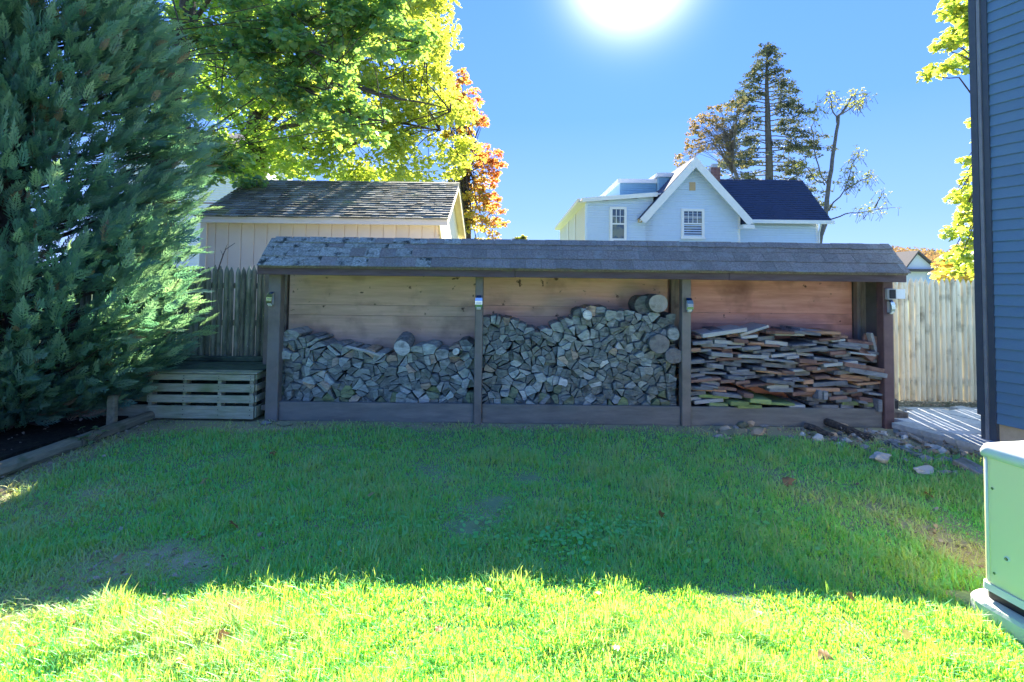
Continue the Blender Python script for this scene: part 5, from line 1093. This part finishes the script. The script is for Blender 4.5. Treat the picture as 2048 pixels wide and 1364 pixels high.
# ------------------------------------------------------------------ cypress
def spray():
    V = []; T = []
    def tri(a, b, c): i = len(V); V.extend([a, b, c]); T.append((i, i + 1, i + 2))
    def fr(o, d, s, L_, n):
        """flat frond: narrow scale-leaf fingers both sides"""
        o = np.array(o); d = np.array(d) / np.linalg.norm(d); s = np.array(s)
        tri(o - s * .006, o + s * .006, o + d * L_)
        for i in range(n):
            t = (i + .6) / n; ll = L_ * .42 * (1 - .72 * t)
            for sg in (-1, 1):
                b = o + d * L_ * t; e = b + (d * .80 + s * sg * .62) * ll; w = .030
                tri(b - d * w, b + d * w, e + np.array([0, 0, .01 * sg]))
    def kite(b, d, sd, ll, wd):
        b = np.array(b, float); d = np.array(d, float); d /= np.linalg.norm(d); k = len(V)
        V.extend([b, b + d * ll * .45 + sd * wd, b + d * ll, b + d * ll * .45 - sd * wd]); T.append((k, k + 1, k + 2)); T.append((k, k + 2, k + 3))
    kite((0, 0, 0), (1, 0, .05), np.array([0, 1, 0]), 1.0, .035)
    kite((.72, 0, .02), (1, 0, .1), np.array([0, 1, 0]), .36, .055)
    for i in range(7):
        t = .06 + i * .125 + random.uniform(-.02, .02)
        for sg in (-1, 1):
            d = np.array([.78, .62 * sg, .16 * random.uniform(-1, 1.5)]); ll = (.50 - .34 * abs(t - .3) / .7) * random.uniform(.75, 1.1) * (1 - .35 * t)
            kite((t, 0, .03 * t), d, np.array([-.5, .8 * sg, 0.2]) , ll, .035)
            if i < 5: kite((t + d[0] * ll * .35, d[1] * ll * .35, .02), (.98, .15 * sg, .1), np.array([0, 1, 0]), ll * .62, .030)
    return np.array(V), np.array(T)
def cypress():
    b9 = Vector((-5.15, 5.25, 0)); t = thing('cypress_tree', 'huge dark green cypress with feathery sprays filling the left side', 'tree', b9)
    tk = MB(); limb(tk, [b9, b9 + Vector((.02, 0, 3)), b9 + Vector((0, .05, 6.3))], .17, .05, 8, .02); obj('trunk', tk, 'bark', t, smooth=True)
    zk = [.15, .45, .8, 1.2, 1.6, 2.2, 3.0, 3.8, 4.6, 5.5, 6.6]; rk = [.7, 1.08, 1.38, 1.58, 1.70, 1.60, 1.42, 1.3, 1.15, .9, .3]
    tw = MB(); locs = []; dirs = []; sz = []; tint = []
    nB = 1250
    for i in range(nB):
        z = .12 + 6.3 * (random.random() ** 1.1); a = U(-math.pi, math.pi) if random.random() < .22 else U(-2.5, .55)
        R = np.interp(z, zk, rk) * (1 + .16 * math.sin(3 * a + z * 2.1) * 1 + U(-.14, .12)); out_ = Vector((math.cos(a), math.sin(a), 0))
        p0 = Vector((b9.x, b9.y, max(.1, z - .45 * R * U(.5, 1.0)))) + out_ * .1; p1 = Vector((b9.x, b9.y, z)) + out_ * R
        if p1.y > 6.35: p1.y = 6.35
        if p1.z < .12: p1.z = .12
        mid = p0.lerp(p1, .55) + Vector((0, 0, -.06)); 
        tw.tube([p0, mid, mid.lerp(p1, .45)], [.018, .011, .004], 4) if i % 2 else None
        nS = 15 if z < 4.7 else 7
        side = out_.cross(Vector((0, 0, 1)))
        for k_ in range(nS):
            tt = .52 + .50 * (k_ + random.random()) / nS; p = (p0.lerp(mid, tt / .55) if tt < .55 else mid.lerp(p1, (tt - .55) / .45)) + Vector((U(-.07, .07), U(-.07, .07), U(-.07, .07)))
            sg = 1 if k_ % 2 else -1; d = out_ * U(.45, 1.0) + side * sg * U(.15, 1.1) * (1.1 - tt) + Vector((0, 0, U(-.05, 1.0)))
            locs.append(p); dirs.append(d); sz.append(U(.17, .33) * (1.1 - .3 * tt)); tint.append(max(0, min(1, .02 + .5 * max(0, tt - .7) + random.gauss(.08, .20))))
    obj('limbs', tw, 'bark', t)
    sp = [spray() for _ in range(3)]; locs = np.array([tuple(x) for x in locs]); dirs = np.array([tuple(x) for x in dirs]); sz = np.array(sz); tint = np.array(tint); ps = []
    ok = (locs[:, 2] > .1); locs, dirs, sz, tint = locs[ok], dirs[ok], sz[ok], tint[ok]
    A_ = frames(dirs, np.tile([0, 0, 1.], (len(locs), 1)), rng.normal(0, .8, len(locs))) * sz[:, None, None]
    for j in range(3): s_ = slice(j, None, 3); ps.append(scatter(sp[j][0], sp[j][1], A_[s_], locs[s_], tint[s_]))
    dd = (rng.random(len(locs)) < .035); npmesh('dead_sprays', *scatter(sp[0][0], sp[0][1], A_[dd] * .8, locs[dd] - np.array([0, 0, .06]), rng.random(dd.sum()) * .3), 'straw', t, kind='stuff')
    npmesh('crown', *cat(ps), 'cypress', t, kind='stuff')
cypress()
# second cypress further back left so the sky does not show low down
# ------------------------------------------------------------------ bed, edging log, stake
mb = MB(); E = [(-9, 1.0), (-4.6, 1.0), (-4.5, 3.2), (-4.28, 4.2), (-4.2, 5.0), (-4.16, 5.62), (-4.4, 6.4), (-9, 6.4)]
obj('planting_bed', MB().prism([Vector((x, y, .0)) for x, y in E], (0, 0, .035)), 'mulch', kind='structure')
e1, e2, e3 = G(-90, 985), G(150, 897), G(312, 836)
up6 = Vector((0, 0, .045))
log_piece(e1 + up6, e2 + up6, .066, 'timber_log', 'edging_log', 'long round edging log bordering the dark bed, nearer length', 'log', 9, 8, .03, taper=.97)
log_piece(e2 + up6 + (e3 - e2) * .01, e3 + up6, .064, 'timber_log', 'edging_log', 'round edging log running up to the pallet bench, farther length', 'log', 9, 8, .03, taper=.95)
a = G(222, 862); obj('timber_stake', MB().box(a.x - .04, a.x + .04, a.y - .03, a.y + .04, -.02, .36, .012), 'timber_log', label='short square timber stake standing inside the edging log by the pallets', cat='stake')
# litter: dead leaves and twigs as ground cover
def litter():
    pts = []
    for _ in range(1300): x, y = U(2.9, 5.0), U(4.2, 5.62); s = 5.66 - y - .55 * max(0, x - 3.1) ; pts.append((x, y, .02)) if 0 < s < .50 and (x < 4.4 or y < 5.0) else None
    for _ in range(900): x, y = U(3.4, 5.2), U(4.2, 5.5); s = 5.56 - y - .7 * max(0, x - 3.6); pts.append((x, y, .04)) if -.02 < s < .42 else None
    for _ in range(260): pts.append((U(4.35, 6.2), U(6.2, 6.52), .12))
    for _ in range(600): pts.append((U(-7.5, -4.3), U(2.2, 6.0), .05))
    for _ in range(520): x = -4.05 + abs(random.gauss(0, .35)); pts.append((x, U(2.2, 5.6), .012))
    for _ in range(160): c_ = G(270, 1130); pts.append((c_.x + random.gauss(0, .5), c_.y + random.gauss(0, .25), .012))
    for _ in range(80): c_ = G(1925, 1080); pts.append((c_.x + random.gauss(0, .25), c_.y + random.gauss(0, .35), .012))
    for _ in range(260): pts.append((U(-2.5, 4), 5.58 + U(-.12, .03), .01))
    loc = np.array([(x, y, z + gz(x, y) + U(0, .02)) for x, y, z in pts]); n_ = len(loc); d = rng.normal(size=(n_, 3)) * [1, 1, .3]
    A_ = frames(d, np.tile([0, 0, 1.], (n_, 1)), rng.normal(0, .5, n_)) * rng.uniform(.012, .036, n_)[:, None, None]
    npmesh('leaf_litter', *scatter(LV2, LF2, A_, loc, rng.random(n_) ** 2), 'straw', kind='stuff', label='brown dead leaves and chips littering the soil edges', cat='leaf litter')
litter()
FL = [(475, 1240, 34, 'large orange-brown fallen leaf in the sunlit grass left of centre', .2), (368, 1352, 24, 'reddish fallen leaf at the bottom edge of the sunlit lawn', 0), (1523, 1250, 20, 'dark brown curled leaf in the sunlit grass right of centre', 0), (1636, 1333, 26, 'orange fallen leaf low in the sunlit lawn', .1),
      (1806, 1290, 18, 'yellow fallen leaf standing in the sunlit grass near the generator', .9), (470, 1063, 22, 'brown leaf lying in the shaded grass above the bare patch', .1), (405, 967, 18, 'pale yellow leaf in the shaded grass at left', .9), (1566, 975, 22, 'reddish leaf in the shaded grass below the rubble', .1), (1860, 992, 16, 'rusty leaf in the shaded grass near the generator', .1),
      (235, 1115, 20, 'tan leaf on the bare patch at the left', .7), (1978, 1218, 14, 'small red-brown leaf beside the generator pad', 0), (150, 1250, 18, 'brown leaf at the shadow line near the left edge', .2), (62, 1300, 20, 'orange curled leaf at the left of the sunlit lawn', .1), (1318, 1052, 14, 'small brown leaf in the shaded middle of the lawn', .2),
      (735, 1010, 14, 'small tan leaf on the shaded lawn above the bright strip', .8), (553, 915, 20, 'dry brown leaf in the grass before the left bay', .3), (1195, 1212, 16, 'ochre leaf caught at the shadow line in the centre', .6), (980, 1205, 14, 'small dark leaf beside the centre of the shadow line', 0), (1700, 1215, 16, 'brown leaf on the sunlit edge right of centre', .2),
      (430, 1300, 24, 'thin orange leaf curled upright in the bright grass', .2), (1240, 1330, 18, 'pale straw leaf at the bottom centre', .9), (870, 1290, 16, 'small rust leaf in the bright grass just left of centre', .1)]
for px, py, s_, lb_, ti in FL:
    c = G(px, py); sc_ = s_ * c.y / F * 1.1; d = np.array([[U(-1, 1), U(-1, 1), U(-.2, .3)]]); A_ = frames(d, np.array([[0, 0, 1.]]), rng.normal(0, .5, 1)) * sc_
    LV3 = LV2.copy(); LV3[:, 2] += .12 * np.sin(LV3[:, 1] * 5); v, f, tt = scatter(LV3, LF2, A_, np.array([[c.x, c.y, gz(c.x, c.y) + .045]]), np.array([ti])); npmesh('fallen_leaf', v, f, tt, 'fallen', label=lb_, cat='leaf')
# weed seedling by the log
c = G(178, 890); tk = MB(); loc = []; 
for i in range(14): a = U(0, 6.3); l_ = U(.03, .14); e = c + Vector((math.cos(a) * l_, math.sin(a) * l_, U(.03, .15))); tk.tube([c, e], [.003, .002], 4); loc.append(tuple(e))
t = thing('seedling', 'small pale green maple seedling growing against the edging log', 'plant', c); obj('stem', tk, 'bark', t); n_ = len(loc)
d = rng.normal(size=(n_, 3)) * [1, 1, .2]; A_ = frames(d, np.tile([0, 0, 1.], (n_, 1)), rng.normal(0, .4, n_)) * rng.uniform(.04, .085, n_)[:, None, None]; npmesh('leaves', *scatter(LV2, LF2, A_, np.array(loc), np.full(n_, .25)), 'green_leaf_near', t)


# look-alikes that still share a label: tell them apart by their order from the left
ORD = 'leftmost,second,third,fourth,fifth,sixth,seventh,eighth,ninth,tenth,eleventh,twelfth,thirteenth,fourteenth,fifteenth,sixteenth,seventeenth,eighteenth,nineteenth,twentieth,twenty-first,twenty-second'.split(',')
by = {}
for o in S.objects:
    if o.get('label') and o.get('category') in ('log', 'plank', 'rock') and o.get('group'): by.setdefault(o['label'], []).append(o)
for lb_, os_ in by.items():
    if 1 < len(os_) <= len(ORD):
        os_.sort(key=lambda o: o.location.x)
        for k_, o in enumerate(os_): o['label'] = lb_ + (', leftmost such' if k_ == 0 else ', %s from left' % ORD[k_])
